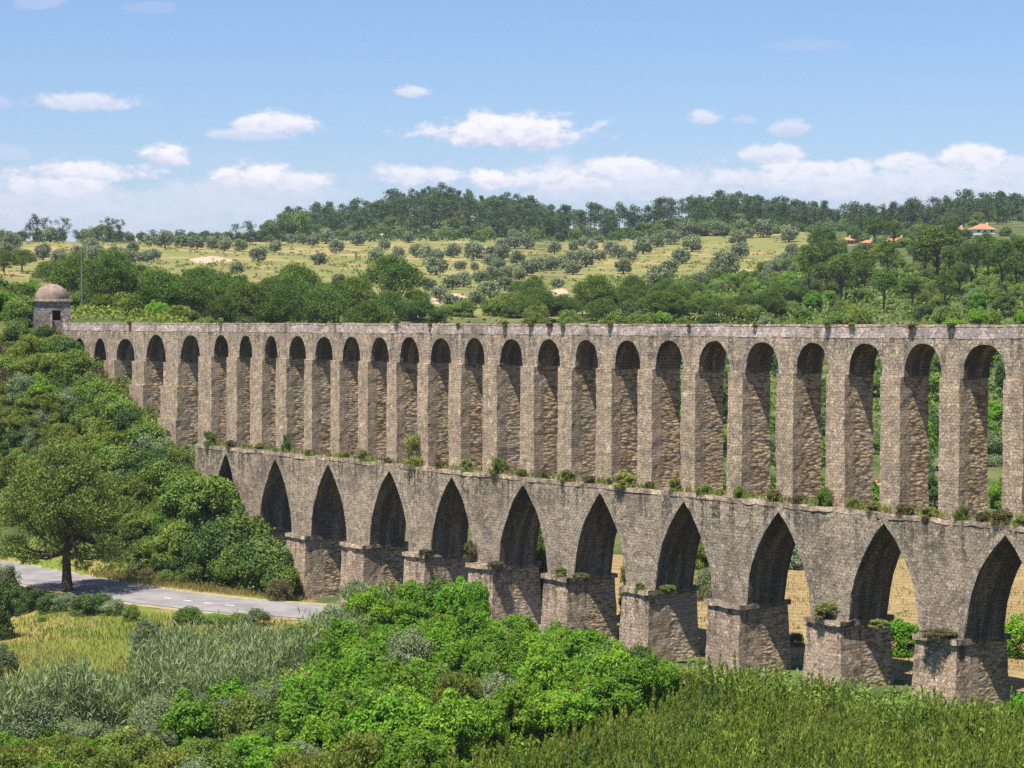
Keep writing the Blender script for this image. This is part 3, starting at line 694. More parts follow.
tag(obj('verge', ribbon('verge', [-5.4, -4, 4, 5.6], 2.05, M['verge'])), None, None, None, 'structure')
tag(obj('road', ribbon('road', np.linspace(-4.3, 4.3, 5), 2.09, M['asphalt'])), None, None, None, 'structure')
mb = MB()
cum = np.concatenate([[0], np.cumsum(np.linalg.norm(np.diff(RP, axis=0), axis=1))])
d0 = 8.0
while d0 < cum[-1] - 3:
    if not 162 < project(float(np.interp(d0, cum, RP[:, 0])), float(np.interp(d0, cum, RP[:, 1])), 2.1)[0] < 240: d0 += 0.4; continue
    a = np.array([np.interp(d0, cum, RP[:, 0]), np.interp(d0, cum, RP[:, 1])]); b = np.array([np.interp(d0 + 1.1, cum, RP[:, 0]), np.interp(d0 + 1.1, cum, RP[:, 1])])
    tdir = (b - a) / np.linalg.norm(b - a); nn_ = np.array([-tdir[1], tdir[0]]) * 0.11
    mb.face((*(a - nn_), 2.096), (*(b - nn_), 2.096), (*(b + nn_), 2.096), (*(a + nn_), 2.096)); d0 += 2.9
tag(obj('road_marking', mb.mesh('road_marking', M['paint'])), None, None, None, 'structure')

# ------------------------------------------------------------------ vegetation prototypes
def tree_proto(name, crown_me, trunk_me):
    r = bpy.data.objects.new(name, None); r.empty_display_size = 0.5; COL.objects.link(r)
    obj('trunk', trunk_me, r); obj('crown', crown_me, r); return r
USED = set()
def place(proto, x, y, z, sx, sz, rz=None):
    if proto.name not in USED: USED.add(proto.name); o = proto
    else: o = dup(proto)
    o.location = (x, y, z); o.scale = (sx, sx, sz); o.rotation_euler = (0, 0, random.random() * 2 * PI if rz is None else rz)
    return o
def single(name, me):
    o = bpy.data.objects.new(name, me); COL.objects.link(o); return o

OLV = []
for k in range(4):
    me = bush_mesh('crown', M['leaf_olive'], 1.0, 0.92, 100 + k, 26, 75, 0.085, 0.30)
    v = np.empty(len(me.vertices) * 3, np.float32); me.vertices.foreach_get('co', v); v = v.reshape(-1, 3); v[:, 2] += 0.10; me.vertices.foreach_set('co', v.ravel())
    tr = trunk_mesh('trunk', M['bark_grey'], 0.42, 0.045, [(0.2, 0.1, 0.5), (-0.2, 0.05, 0.5)], k, 0.1)
    OLV.append(tree_proto('olive_tree', me, tr))
olive_px = []
for x, y, w in [(10,385,60),(78,350,50),(145,320,40),(190,320,45),(230,325,50),(280,315,55),(320,352,52),(405,322,55),(252,400,52),(328,482,48),(515,342,45),(485,388,58),(570,370,45),(610,315,40),(640,372,48),(680,378,55),(725,388,48),(720,432,75),(790,370,55),(870,375,70),(815,425,42),(873,430,32),(950,370,55),(935,410,45),(985,380,60),(785,495,60),(830,485,60),(895,470,58),(948,465,60),(970,425,50),(1000,455,55),(735,540,65),(790,590,80),(935,530,75),(880,570,60),(995,500,60),(670,570,60),(640,610,70),(990,345,50),(690,505,50)]:
    olive_px.append((256 + x / 4, 160 + y / 4, w / 4))
for x, y, w in [(10,335,50),(60,335,55),(170,358,48),(245,350,40),(320,345,42),(285,330,40),(100,425,60),(155,422,55),(60,440,60),(30,460,50),(200,415,50),(245,435,62),(240,395,50),(295,400,75),(350,385,45),(395,360,50),(425,375,55),(475,388,45),(445,432,58),(525,350,70),(580,330,50),(635,315,60),(710,290,65),(720,342,65),(680,392,62),(632,435,60),(830,280,60),(905,315,65),(915,370,62),(850,430,90),(820,465,80),(750,495,60),(185,495,45),(590,485,90),(1005,285,65),(940,295,45),(20,400,50)]:
    olive_px.append((512 + x / 4, 160 + y / 4, w / 4))
olive_px += [(792, 252, 12), (784, 260, 13), (779, 265, 12), (773, 271, 13), (766, 279, 13), (789, 236, 16), (165, 242, 15), (197, 244, 14), (225, 246, 13), (240, 247, 12), (237, 270, 11), (212, 245, 12), (181, 243, 13)]
for x, y, w in [(140,215,80),(215,215,80),(320,235,95),(395,230,80),(70,290,110),(110,355,70),(275,345,100),(380,370,90),(560,255,80),(580,305,90),(510,345,80),(615,360,105),(740,345,80),(800,375,100),(865,375,80),(850,310,60),(965,265,80),(940,370,75),(985,365,70),(90,265,80),(35,330,90)]:
    olive_px.append((x / 6.4, 200 + y / 6.4, w / 6.4))
for (px, py, w) in olive_px:
    h = hit(px, py + w * 0.38, 400)
    if h is None: continue
    x, y, z = h; s = w * y / F * 1.25
    o = place(random.choice(OLV), x, y, z - 0.1, s, s * random.uniform(0.9, 1.08))
    reg(o, 'grey-green olive on the grassy slope', 'olive tree', 'olive trees on the grassy slope', s * 0.5, 'upper')

# stone pines behind the aqueduct
SP = []
for k in range(4):
    me, cl = dome_crown('crown', M['leaf_pine'], 10.0, 7.6, 2.3, 200 + k, 105, 130, 0.34, 0.115, flat=0.45)
    limbs = [(c_[0] * 0.75, c_[1] * 0.75, c_[2] - 0.5) for c_ in cl[:11]]
    SP.append(tree_proto('stone_pine', me, trunk_mesh('trunk', M['bark'], 4.8, 0.26, limbs, k)))
for px, yc, w, Y in [(107,290,60,350),(150,288,50,365),(197,288,62,360),(240,295,46,365),(298,283,57,395),(271,290,40,385),(391,277,72,430),(351,300,42,405),(388,303,40,405),(311,309,45,380),(263,306,36,370),(52,274,42,420),(4,262,36,480),(22,258,30,520),(534,285,30,470),(594,289,48,450),(634,284,30,470),(622,297,36,455),(657,306,42,440),(537,311,48,440),(602,315,36,435),(522,301,28,450),(670,311,40,440),(562,311,36,440),(170,305,40,350),(420,312,34,425),(700,312,36,440),(128,303,36,350),(222,306,38,355),(90,275,40,420)]:
    x, y, zc = at(px, yc, Y); g = tz(x, y); wd = w * Y / F; H = max(zc + wd * 0.28 - g, wd * 0.7)
    o = place(random.choice(SP), x, y, g - 0.2, wd / 9.8, H / 9.0)
    reg(o, 'dense stone pine behind the parapet', 'pine tree', 'stone pines behind the aqueduct', H * 0.7, 'upper')
for i in range(62):
    if i < 34: px = 70 + (i * 9.3) % 330 + random.uniform(-4, 4); Y = random.uniform(335, 400) + (20 if px > 250 else 0); wd = random.uniform(6.5, 10.5); H = wd * random.uniform(0.85, 1.1)
    else: px = 520 + ((i - 34) * 10.4) % 290; Y = random.uniform(432, 485); wd = random.uniform(4.5, 7.5); H = wd * random.uniform(0.75, 1.0)
    x = (px - 512) * Y / F; g = tz(x, Y)
    if project(x, Y, g + H)[1] > 320: H += (project(x, Y, g + H)[1] - 318) * Y / F
    o = place(random.choice(SP), x, Y, g - 0.2, wd / 9.8, H / 9.0)
    reg(o, 'dense stone pine behind the parapet', 'pine tree', 'stone pines behind the aqueduct', H * 0.7, 'upper')

# taller pines on the right-hand hill
HP = []
for k in range(4):
    me, cl = dome_crown('crown', M['leaf_pine'], 7.0, 6.0, 5.5, 240 + k, 52, 90, 0.42, 0.13, flat=0.2)
    limbs = [(c_[0] * 0.8, c_[1] * 0.8, c_[2] - 0.4) for c_ in cl[:12]]
    HP.append(tree_proto('pine_tree', me, trunk_mesh('trunk', M['bark'], 8.5, 0.2, limbs, k + 5, 0.03)))
for px, yt, w, yb in [(822,228,32,276),(875,217,26,254),(893,220,22,257),(938,228,54,284),(862,250,38,290),(884,272,32,310),(912,276,28,310),(952,222,22,277),(968,243,24,285),(1002,243,30,287),(944,272,22,314),(988,240,24,284),(976,246,20,284),(925,240,26,284),(842,262,26,300),(1016,236,26,280),(960,262,26,300)]:
    h = hit(px, yb, 330)
    if h is None: continue
    x, y, z = h; H = (yb - yt) * y / F; wd = w * y / F
    o = place(random.choice(HP), x, y, z - 0.2, wd / 7.0, H / 11.3)
    reg(o, 'tall bare-trunked pine on wooded hill', 'pine tree', 'tall pines on the wooded hill', H * 0.7, 'upper')

for i in range(42):
    px = random.uniform(800, 1040); Y = random.uniform(470, 780); x = (px - 512) * Y / F; g = tz(x, Y); H = random.uniform(8.5, 13.5); wd = H * random.uniform(0.55, 0.85)
    if (px < 850 and Y > 600) or (835 < px < 912 and Y > 545) or (945 < px and Y > 600): continue
    o = place(random.choice(HP), x, Y, g - 0.2, wd / 8.0, H / 11.3)
    reg(o, 'tall bare-trunked pine on wooded hill', 'pine tree', 'tall pines on the wooded hill', H * 0.7, 'upper')
# pines along the ridge
RPN = []
for k in range(6):
    z0 = [4.0, 5.5, 3.2, 4.6, 2.0, 5.0][k]
    me, cl = pine_crown('crown', M['leaf_ridge'], [7.6, 6.8, 8.4, 7.0, 7.4, 8.8][k], 14 - z0, z0, 300 + k, [22, 18, 26, 20, 30, 20][k], 40, 0.7)
    limbs = [(c_[0] * 0.8, c_[1] * 0.8, c_[2] - 0.3) for c_ in cl[:5]]
    RPN.append(tree_proto('ridge_pine', me, trunk_mesh('trunk', M['bark'], 12.5, 0.2, limbs, k, 0.03)))
sky_px = [270, 300, 345, 380, 430, 470, 520, 560, 600, 650, 690, 720, 750, 800, 850, 890, 915, 940, 960, 1024, 1060]
sky_py = [214, 206, 204, 195, 183, 190, 195, 207, 205, 203, 194, 191, 195, 200, 205, 208, 206, 197, 192, 196, 196]
def ridge_top(p): return np.interp(p, sky_px, sky_py)
def ridge_tree(p, Y, H, name):
    x = (p - 512) * Y / F; g = tz(x, Y)
    o = place(random.choice(RPN), x, Y, g - 0.2, random.uniform(0.95, 1.3) * H / 13, H / 14)
    reg(o, name, 'pine tree', 'pines on the far ridge', H, 'upper')
px = 278.0
while px < 1030:
    p = px + random.uniform(-1.8, 1.8); px += 5.6 * random.uniform(0.6, 1.4)
    Y = 1118 + random.uniform(-10, 10) - (55 if p > 850 else 0) - (30 if 600 < p < 700 else 0)
    x = (p - 512) * Y / F; g = tz(x, Y); top = CAMZ + (320 - ridge_top(p)) * Y / F
    ridge_tree(p, Y, float(np.clip((top - g) * random.uniform(0.8, 1.15), 8, 18)), 'dark pine on the ridge crest')
for i in range(135):
    p = random.uniform(285, 1030)
    if 375 < p < 405 or 575 < p < 690: 
        if random.random() < 0.7: continue
    Y = random.uniform(1005, 1105) - (55 if p > 850 else 0)
    ridge_tree(p, Y, random.uniform(9.5, 14.5), 'dark pine on the ridge slope')
def merged(name, protos_, pts, lab, cat):
    vs, fs, mi, o_ = [], [], [], 0
    data = []
    for r in protos_:
        ch = [c for c in r.children if c.name.startswith('crown')][0].data
        v = np.empty(len(ch.vertices) * 3, np.float32); ch.vertices.foreach_get('co', v); data.append(v.reshape(-1, 3))
    for (x, y, z, sx, sz) in pts:
        v = data[random.randrange(len(data))]; a_ = random.random() * 6.283; ca, sa = math.cos(a_), math.sin(a_)
        vs.append(np.stack([(v[:, 0] * ca - v[:, 1] * sa) * sx + x, (v[:, 0] * sa + v[:, 1] * ca) * sx + y, v[:, 2] * sz + z], 1)); fs.append(np.arange(len(v)).reshape(-1, 4) + o_); o_ += len(v)
    o = bpy.data.objects.new(name, mesh_np(name, np.concatenate(vs), np.concatenate(fs), M['leaf_ridge'])); COL.objects.link(o)
    tag(o, lab, cat, None, 'stuff'); return o
wpts = []
for i in range(560):
    p = random.uniform(270, 1040); Y = random.uniform(1075, 1150) - (55 if p > 850 else 0)
    if 555 < p < 700 and random.random() < 0.9: continue
    if random.random() < 0.3: continue
    x = (p - 512) * Y / F; g = tz(x, Y); top = CAMZ + (320 - ridge_top(p)) * Y / F; H = float(np.clip((top - g) * random.uniform(0.7, 0.97), 5, 15))
    wpts.append((x, Y, g - 2.5, random.uniform(1.0, 1.4) * H / 13, H / 14))
merged('woodland', RPN, wpts, 'continuous dark pine wood filling the far ridge behind the single pines', 'woodland')
for px, yt, yb, w in [(908, 197, 224, 17), (702, 192, 222, 16), (432, 181, 212, 18)]:
    x, y, z = at(px, yb, 1040); g = tz(x, y); o = place(RPN[4], x, y, g - 0.2, w * y / F / 5.8, (yb - yt) * y / F / 14)
    reg(o, 'broad dark pine above ridge wood', 'pine tree', 'pines on the far ridge', 12, 'upper')

# eucalyptus and other trees on the left skyline
EU = []
for k in range(3):
    rng = np.random.default_rng(400 + k); cl = []
    for i in range(26):
        tt = rng.random(); a = rng.random() * 2 * PI; rr = 3.8 * rng.random() * (0.5 + 0.5 * math.sin(tt * 2.6)); s = 0.9 + 0.8 * rng.random()
        cl.append((math.cos(a) * rr, math.sin(a) * rr, 4.5 + 10 * tt, s, s, s * 0.9))
    v, f = clump_leaves(cl, 34, 0.7, rng, 0.55)
    EU.append(tree_proto('eucalyptus_tree', mesh_np('crown', v, f, M['leaf_eucalypt']), trunk_mesh('trunk', M['bark_grey'], 12, 0.2, [(c_[0], c_[1], c_[2]) for c_ in cl[:9]], k, 0.05)))
for px, yt, yb, w in [(37,213,243,14),(47,217,243,10),(63,217,243,15),(77,229,246,10),(108,217,246,16),(119,219,246,14),(128,231,247,9),(95,228,246,10),(237,223,247,12),(250,220,246,14),(141,232,248,9),(153,229,248,11),(167,231,248,10),(180,229,248,12),(192,232,248,10),(205,232,248,11),(218,233,248,10),(30,222,243,10)]:
    h = hit(px, yb, 500); Y = 930.0
    x, y, z = at(px, yb, Y); g = tz(x, y); H = (yb - yt) * Y / F + (z - g); H = min(max(H, 5), 20)
    o = place(random.choice(EU), x, y, g - 0.2, w * Y / F / 7.0, H / 15)
    reg(o, 'wispy eucalyptus on the skyline', 'tree', 'trees on the left skyline', H * 0.8, 'upper')

# shrubs, one prototype set per colour
PRO = {}
def protos(key, name, mat, w, h, n, seed, **kw):
    PRO[key] = [bush_mesh(name, M[mat], w, h, seed + i, **kw) for i in range(n)], name, w, h
protos('bright', 'leafy_shrub', 'leaf_bright', 4.0, 4.2, 5, 500, nclump=54, per=210, leaf=0.21, lumpy=0.19, tall=0.22)
protos('mid', 'leafy_shrub', 'leaf_mid', 4.0, 3.6, 5, 520, nclump=46, per=200, leaf=0.20, lumpy=0.22, tall=0.08)
protos('yellow', 'broom_shrub', 'leaf_yellow', 3.6, 3.0, 3, 540, nclump=50, per=170, leaf=0.24, lumpy=0.19, aspect=0.3, tall=0.1, needle=True)
protos('dark', 'leafy_shrub', 'leaf_dark', 4.0, 4.2, 3, 560, nclump=46, per=190, leaf=0.20, lumpy=0.22, tall=0.08)
protos('dry', 'dry_shrub', 'leaf_dry', 3.0, 2.0, 2, 580, nclump=30, per=90, leaf=0.22, lumpy=0.22, aspect=0.35)
protos('grey', 'grey_shrub', 'leaf_grey', 4.0, 4.2, 3, 600, nclump=46, per=200, leaf=0.20, lumpy=0.21, aspect=0.35, tall=0.1)
protos('flower', 'flowering_shrub', 'leaf_flower', 4.0, 4.0, 1, 620, nclump=36, per=110, leaf=0.26)
WORDS = {'bright': 'bright shrub', 'mid': 'green shrub', 'yellow': 'yellowish shrub', 'dark': 'dark shrub', 'dry': 'brownish shrub', 'grey': 'grey-green shrub', 'flower': 'pale-flowered shrub'}
def shrub(key, x, y, z, w, h, suffix, group, mode, name='shrub', cat='shrub'):
    ms, _, W0, H0 = PRO[key]
    o = single(name, random.choice(ms)); o.location = (x, y, z - 0.15); o.scale = (w / W0, w / W0 * random.uniform(0.9, 1.1), h / H0); o.rotation_euler = (0, 0, random.random() * 2 * PI)
    reg(o, WORDS[key] + ' ' + suffix, cat, group, h * 0.7, mode); return o
def in_poly(px, py, P):
    c = False; j = len(P) - 1
    for i in range(len(P)):
        if (P[i][1] > py) != (P[j][1] > py) and px < (P[j][0] - P[i][0]) * (py - P[i][1]) / (P[j][1] - P[i][1]) + P[i][0]: c = not c
        j = i
    return c
def scatter_px(P, mind, n, ymin=80, tries=6000, dy=1.0):
    xs = [p[0] for p in P]; ys = [p[1] for p in P]; out = []; cell = {}
    for _ in range(tries):
        px = random.uniform(min(xs), max(xs)); py = random.uniform(min(ys), max(ys))
        if not in_poly(px, py, P): continue
        ci, cj = int(px // mind), int(py * dy // mind)
        if any((px - q[0]) ** 2 + ((py - q[1]) * dy) ** 2 < mind * mind for di in (-1, 0, 1) for dj in (-1, 0, 1) for q in cell.get((ci + di, cj + dj), ())): continue
        out.append((px, py)); cell.setdefault((ci, cj), []).append((px, py))
        if len(out) >= n: break
    res = []
    for px, py in out:
        h = hit(px, py, ymin)
        if h: res.append((px, py, *h))
    return res
def pick(d):
    ks = list(d); return random.choices(ks, [d[k] for k in ks])[0]
def wall_n(x, y): return (x - P0[0]) * N2[0] + (y - P0[1]) * N2[1]

# left hillside (bases on the slope in front of the aqueduct)
LS = [(-5, 345), (25, 335), (60, 345), (90, 385), (130, 430), (175, 490), (220, 540), (262, 575), (292, 600), (250, 590), (190, 580), (120, 572), (60, 558), (-5, 552)]
for px, py, x, y, z in scatter_px(LS, 12, 285, 150, 14000, 1.3):
    if wall_n(x, y) > -2.6 or road_dist([x], [y])[0] < 8: continue
    k = pick({'mid': 3.6, 'bright': 0.7, 'yellow': 4.6, 'dark': 1.2, 'dry': 1.8, 'grey': 1.0})
    if px > 130 and py > 440: k = pick({'mid': 3.4, 'dark': 1.2, 'bright': 0.5, 'yellow': 1})
    w = random.uniform(1.8, 4.3) * (0.8 if k == 'dry' else 1); shrub(k, x, y, z, w, w * random.uniform(0.75, 1.05), 'on the left hillside', 'shrubs on the left hillside', 'lower', 'hillside_shrub')
# the shrubs growing against the foot of the left piers
for px, py, w, k in [(212, 505, 66, 'mid'), (240, 530, 66, 'mid'), (266, 545, 64, 'dark'), (282, 570, 44, 'mid'), (226, 550, 70, 'dark'), (120, 400, 40, 'mid'), (100, 380, 40, 'mid'), (78, 360, 40, 'mid'), (145, 440, 46, 'mid'), (158, 465, 40, 'dark'), (180, 490, 40, 'mid'), (195, 480, 44, 'mid'), (190, 500, 55, 'mid'), (165, 480, 50, 'mid'), (235, 570, 50, 'mid'), (280, 590, 30, 'dry'), (200, 560, 48, 'dark'), (150, 450, 46, 'grey'), (130, 425, 40, 'dark'), (175, 545, 50, 'mid'), (108, 392, 34, 'mid'), (88, 372, 34, 'mid'), (66, 352, 34, 'dark')]:
    h = hit(px, py + w * 0.35, 150)
    if h is None or wall_n(h[0], h[1]) > -3.0:
        s, _ = wall_s(px, py, -3.6); x, y = wpt(s, -3.6); z = tz(x, y)
    else: x, y, z = h
    wd = w * y / F; shrub(k, x, y, z, wd, wd * 0.95, 'at the left piers', 'shrubs at the foot of the left piers', 'lower', 'pier_foot_shrub')

for i in range(30):
    s_ = -110.5 - i * 1.4; n_o = random.uniform(-3.0, -1.9); x, y = wpt(s_, n_o); z = tz(x, y); w_ = random.uniform(2.2, 3.6)
    shrub(pick({'mid': 3, 'dark': 1.5, 'yellow': 2.4, 'bright': 0.5, 'dry': 0.8}), x, y, z, w_, w_ * random.uniform(0.7, 1.0), 'at the left piers', 'shrubs at the foot of the left piers', 'lower', 'pier_foot_shrub')
for i in range(46):
    if i < 22: px = random.uniform(-8, 60); Y = random.uniform(274, 345)
    else: px = random.uniform(60, 420); Y = random.uniform(284, 335)
    x = (px - 512) * Y / F; z = tz(x, Y); w_ = random.uniform(3.0, 5.0); h_ = w_ * random.uniform(0.7, 1.0)
    if px > 60 and project(x, Y, z + h_)[1] > 324: continue
    if 24 < px < 74 and Y < 285: continue
    shrub(pick({'yellow': 3, 'mid': 3, 'bright': 2, 'dark': 1}), x, Y, z, w_, h_, 'behind the parapet', 'shrubs behind the parapet', 'upper', 'broom_shrub')
# wooded slope behind the right half
for i in range(285):
    Y = random.uniform(385, 720); px = random.uniform(560 + (Y - 385) * 0.75, 1035)
    x = (px - 512) * Y / F; z = tz(x, Y)
    k = pick({'mid': 4, 'dark': 2, 'bright': 1.8, 'yellow': 3.2, 'grey': 0.8}); w = random.uniform(3.0, 5.8)
    _, py = project(x, Y, z + w * 0.8)
    if py > 326: continue
    shrub(k, x, Y, z, w, w * random.uniform(0.75, 1.1), 'on the wooded slope', 'shrubs on the wooded slope', 'upper', 'woodland_shrub')
# belt of green between the top of the aqueduct and the olive slope
for i in range(70):
    px = random.uniform(60, 800); Y = random.uniform(340, 420) if px < 300 else random.uniform(415, 470); x = (px - 512) * Y / F; z = tz(x, Y)
    k = pick({'mid': 4, 'yellow': 3, 'dark': 2, 'grey': 1.0}); w = random.uniform(3.5, 6.5)
    _, py = project(x, Y, z + w * 0.85)
    if py > 324: continue
    shrub(k, x, Y, z, w, w * random.uniform(0.7, 0.95), 'behind the parapet', 'shrubs behind the parapet', 'upper', 'broom_shrub')
# scrub below the ridge
for i in range(210):
    px = random.uniform(300, 1030); Y = random.uniform(980, 1085); x = (px - 512) * Y / F; z = tz(x, Y)
    k = pick({'mid': 3, 'dark': 4, 'grey': 3, 'yellow': 1}); w = random.uniform(3.5, 7.5)
    shrub(k, x, Y, z, w, w * random.uniform(0.6, 0.9), 'under the ridge', 'scrub under the ridge', 'upper', 'scrub_bush')
for px, py, w, k in [(103, 237, 24, 'mid'), (90, 236, 20, 'mid'), (702, 232, 17, 'mid'), (722, 231, 16, 'mid'), (575, 232, 14, 'mid'), (270, 228, 22, 'dark'), (288, 222, 26, 'dark'), (300, 216, 24, 'mid'), (180, 240, 14, 'mid'), (155, 240, 12, 'dark'), (142, 238, 14, 'dark'), (168, 238, 14, 'mid'), (192, 237, 14, 'dark'), (205, 238, 15, 'dark'), (216, 239, 14, 'mid'), (228, 240, 14, 'dark'), (240, 240, 13, 'mid'), (252, 240, 15, 'dark'), (262, 236, 16, 'dark'), (84, 236, 16, 'dark'), (118, 238, 16, 'mid'), (40, 236, 16, 'dark'), (60, 236, 16, 'mid'), (22, 236, 16, 'dark'), (4, 236, 18, 'mid'), (130, 240, 12, 'mid')]:
    x, y, z = at(px, py + w * 0.4, 985); g = tz(x, y); wd = w * y / F
    shrub(k, x, y, g, wd, wd * 0.9 + max(0, z - g), 'near the skyline', 'bushes near the skyline', 'upper', 'skyline_bush')
for i in range(75):
    px = random.uniform(812, 1038); Y = random.uniform(715, 985); x = (px - 512) * Y / F; w = random.uniform(4.0, 7.0)
    shrub(pick({'dark': 3, 'mid': 3, 'yellow': 1}), x, Y, tz(x, Y), w, w * random.uniform(0.7, 1.05), 'near the hill houses', 'bushes near the hill houses', 'upper', 'hilltop_bush')
# what stands behind the right-hand arches
for i in range(95):
    Y = random.uniform(238, 400); px = random.uniform(650, 1040); x = (px - 512) * Y / F; z = tz(x, Y)
    k = pick({'mid': 4, 'bright': 3, 'dark': 3, 'grey': 1, 'yellow': 1.5}); w = random.uniform(4, 8)
    shrub(k, x, Y, z, w, w * random.uniform(0.75, 1.1), 'beyond the piers', 'shrubs beyond the aqueduct', 'through', 'valley_shrub')
for px, py, w, k, Y in [(706, 575, 32, 'grey', 205), (796, 572, 32, 'flower', 226), (697, 540, 30, 'mid', 226), (640, 560, 44, 'yellow', 203), (633, 590, 30, 'mid', 196), (700, 545, 40, 'yellow', 224), (536, 525, 34, 'yellow', 224), (462, 560, 30, 'mid', 216), (918, 650, 22, 'grey', 172), (545, 545, 36, 'mid', 205), (795, 640, 20, 'grey', 178), (902, 690, 46, 'bright', 172), (1022, 680, 50, 'bright', 170), (470, 550, 40, 'dry', 214), (918, 530, 30, 'mid', 236), (880, 540, 30, 'dark', 238), (985, 545, 36, 'mid', 237), (1015, 545, 36, 'dark', 238), (850, 545, 30, 'mid', 236)]:
    x, y, z = at(px, py, Y); g = tz(x, y); wd = w * Y / F
    shrub(k, x, y, g, wd, max(wd * 0.9, (z - g) + wd * 0.4), 'just beyond the arches', 'shrubs beyond the aqueduct', 'through', 'valley_shrub')

# ------------------------------------------------------------------ big pine by the road
h = hit(67, 592, 120)
bx, by, bz = h
bp = empty('stone_pine', (bx, by, bz - 0.1)); tag(bp, 'large dark umbrella pine with one bare trunk beside the road', 'pine tree')
me, cl = dome_crown('crown', M['leaf_bigpine'], 15.0, 13.0, 3.0, 901, 120, 300, 0.34, 0.095, flat=0.3)
rng = np.random.default_rng(5)
extra = [(-3.2, -2.5, 3.8, 1.2, 1.2, .6), (-4.8, -1, 4.6, 1.4, 1.4, .7), (3.0, -1.6, 4.4, 1.3, 1.3, .7), (4.8, -.5, 5.2, 1.3, 1.3, .7), (1.6, -2.4, 4.0, 1.0, 1.0, .5), (-5.8, 0.4, 5.2, 1.2, 1.2, .6), (5.6, -1.2, 3.9, 1.5, 1.5, .7), (3.6, 1.8, 3.6, 1.4, 1.4, .6), (-4.2, 1.6, 3.7, 1.5, 1.5, .7), (2.2, -3.0, 3.2, 1.0, 1.0, .5), (-6.6, -1.8, 4.2, 1.4, 1.4, .7), (6.6, 0.6, 4.8, 1.4, 1.4, .7), (0.4, 3.4, 3.8, 1.5, 1.5, .6)]
v, f = clump_leaves(extra, 260, 0.34, rng, 0.35, True)
v0 = np.empty(len(me.vertices) * 3, np.float32); me.vertices.foreach_get('co', v0); v0 = v0.reshape(-1, 3)
vv_, ff_ = join_q((v0, np.arange(len(v0)).reshape(-1, 4)), (v, f))
obj('crown', mesh_np('crown', vv_, ff_, M['leaf_bigpine']), bp)
obj('trunk', trunk_mesh('trunk', M['bark'], 10.5, 0.42, [(c_[0] * 0.85, c_[1] * 0.85, c_[2] - 0.5) for c_ in cl[:26]] + [e[:3] for e in extra], 3, 0.015), bp)

# ------------------------------------------------------------------ foreground
# bright saplings
BR = [(300, 700), (335, 668), (380, 635), (425, 610), (470, 625), (500, 655), (560, 675), (640, 700), (690, 700), (600, 735), (480, 770), (420, 800), (330, 800), (300, 760), (290, 725)]
for px, py, x, y, z in scatter_px(BR, 17, 90, 90, 9000, 1.3):
    k = 'bright' if random.random() < 0.78 else pick({'mid': 2.5, 'yellow': 1.5, 'grey': 0.7}); w = random.uniform(3.0, 4.4)
    shrub(k, x, y, z, w, w * random.uniform(0.9, 1.35), 'in the thicket', 'bright saplings below the arches', 'lower', 'sapling')
for px, py, w, hh, k in [(437, 605, 52, 56, 'dark'), (415, 600, 44, 40, 'mid'), (478, 640, 26, 66, 'bright'), (655, 690, 44, 40, 'dark'), (625, 690, 40, 36, 'dark'), (600, 668, 40, 34, 'mid'), (640, 672, 36, 34, 'dark'), (690, 690, 34, 26, 'yellow'), (580, 655, 36, 34, 'bright'), (612, 662, 36, 30, 'dark'), (560, 660, 40, 40, 'bright'), (520, 650, 40, 40, 'bright'), (596, 678, 40, 36, 'bright'), (360, 610, 44, 36, 'grey'), (390, 615, 44, 40, 'mid'), (330, 645, 46, 46, 'grey'), (455, 625, 40, 40, 'bright'), (1022, 700, 30, 40, 'bright')]:
    h = hit(px, py, 120)
    if h is None: continue
    x, y, z = h
    if wall_n(x, y) > -3.2:
        s, _ = wall_s(px, py, -3.8); x, y = wpt(s, -3.8); z = tz(x, y)
    wd = w * y / F; shrub(k, x, y, z, wd, hh * y / F, 'at the pier bases', 'bushes against the pier bases', 'lower', 'pier_base_bush')
# meadow edge and bottom left
for px, py, w, hh, k in [(150, 668, 48, 58, 'grey'), (188, 624, 30, 22, 'mid'), (131, 621, 18, 20, 'mid'), (-4, 640, 40, 74, 'dark'), (2, 606, 40, 50, 'grey'), (4, 690, 36, 56, 'grey'), (36, 608, 30, 24, 'dark'), (52, 613, 34, 24, 'dark'), (68, 611, 30, 22, 'grey'), (84, 615, 34, 26, 'dark'), (100, 612, 32, 24, 'dark'), (114, 615, 28, 20, 'grey'), (20, 612, 34, 32, 'dark'), (215, 622, 34, 12, 'mid'), (240, 624, 34, 14, 'mid'), (258, 626, 30, 22, 'grey'), (42, 622, 10, 8, 'mid'),  # dark shrubs under the pine carry its shade in their leaf colour
                         (70, 745, 56, 50, 'mid'), (110, 730, 46, 36, 'mid'), (40, 720, 40, 40, 'dark'), (55, 790, 70, 50, 'yellow'), (110, 800, 76, 60, 'yellow'), (165, 795, 70, 56, 'yellow'), (15, 800, 70, 60, 'yellow'), (215, 800, 70, 60, 'mid'), (160, 762, 40, 30, 'bright'), (60, 770, 40, 40, 'bright'), (200, 770, 46, 40, 'mid'), (250, 778, 50, 50, 'mid'), (330, 720, 60, 44, 'mid'), (300, 765, 60, 50, 'bright'), (75, 700, 40, 30, 'mid'), (120, 712, 36, 30, 'grey'), (180, 730, 34, 34, 'dry'), (250, 690, 30, 30, 'dry'), (10, 760, 50, 50, 'grey')]:
    h = hit(px, py, 90)
    if h is None: continue
    x, y, z = h; wd = w * y / F
    shrub(k, x, y, z, wd, hh * y / F, 'by the meadow', 'bushes round the meadow', 'lower', 'meadow_bush')
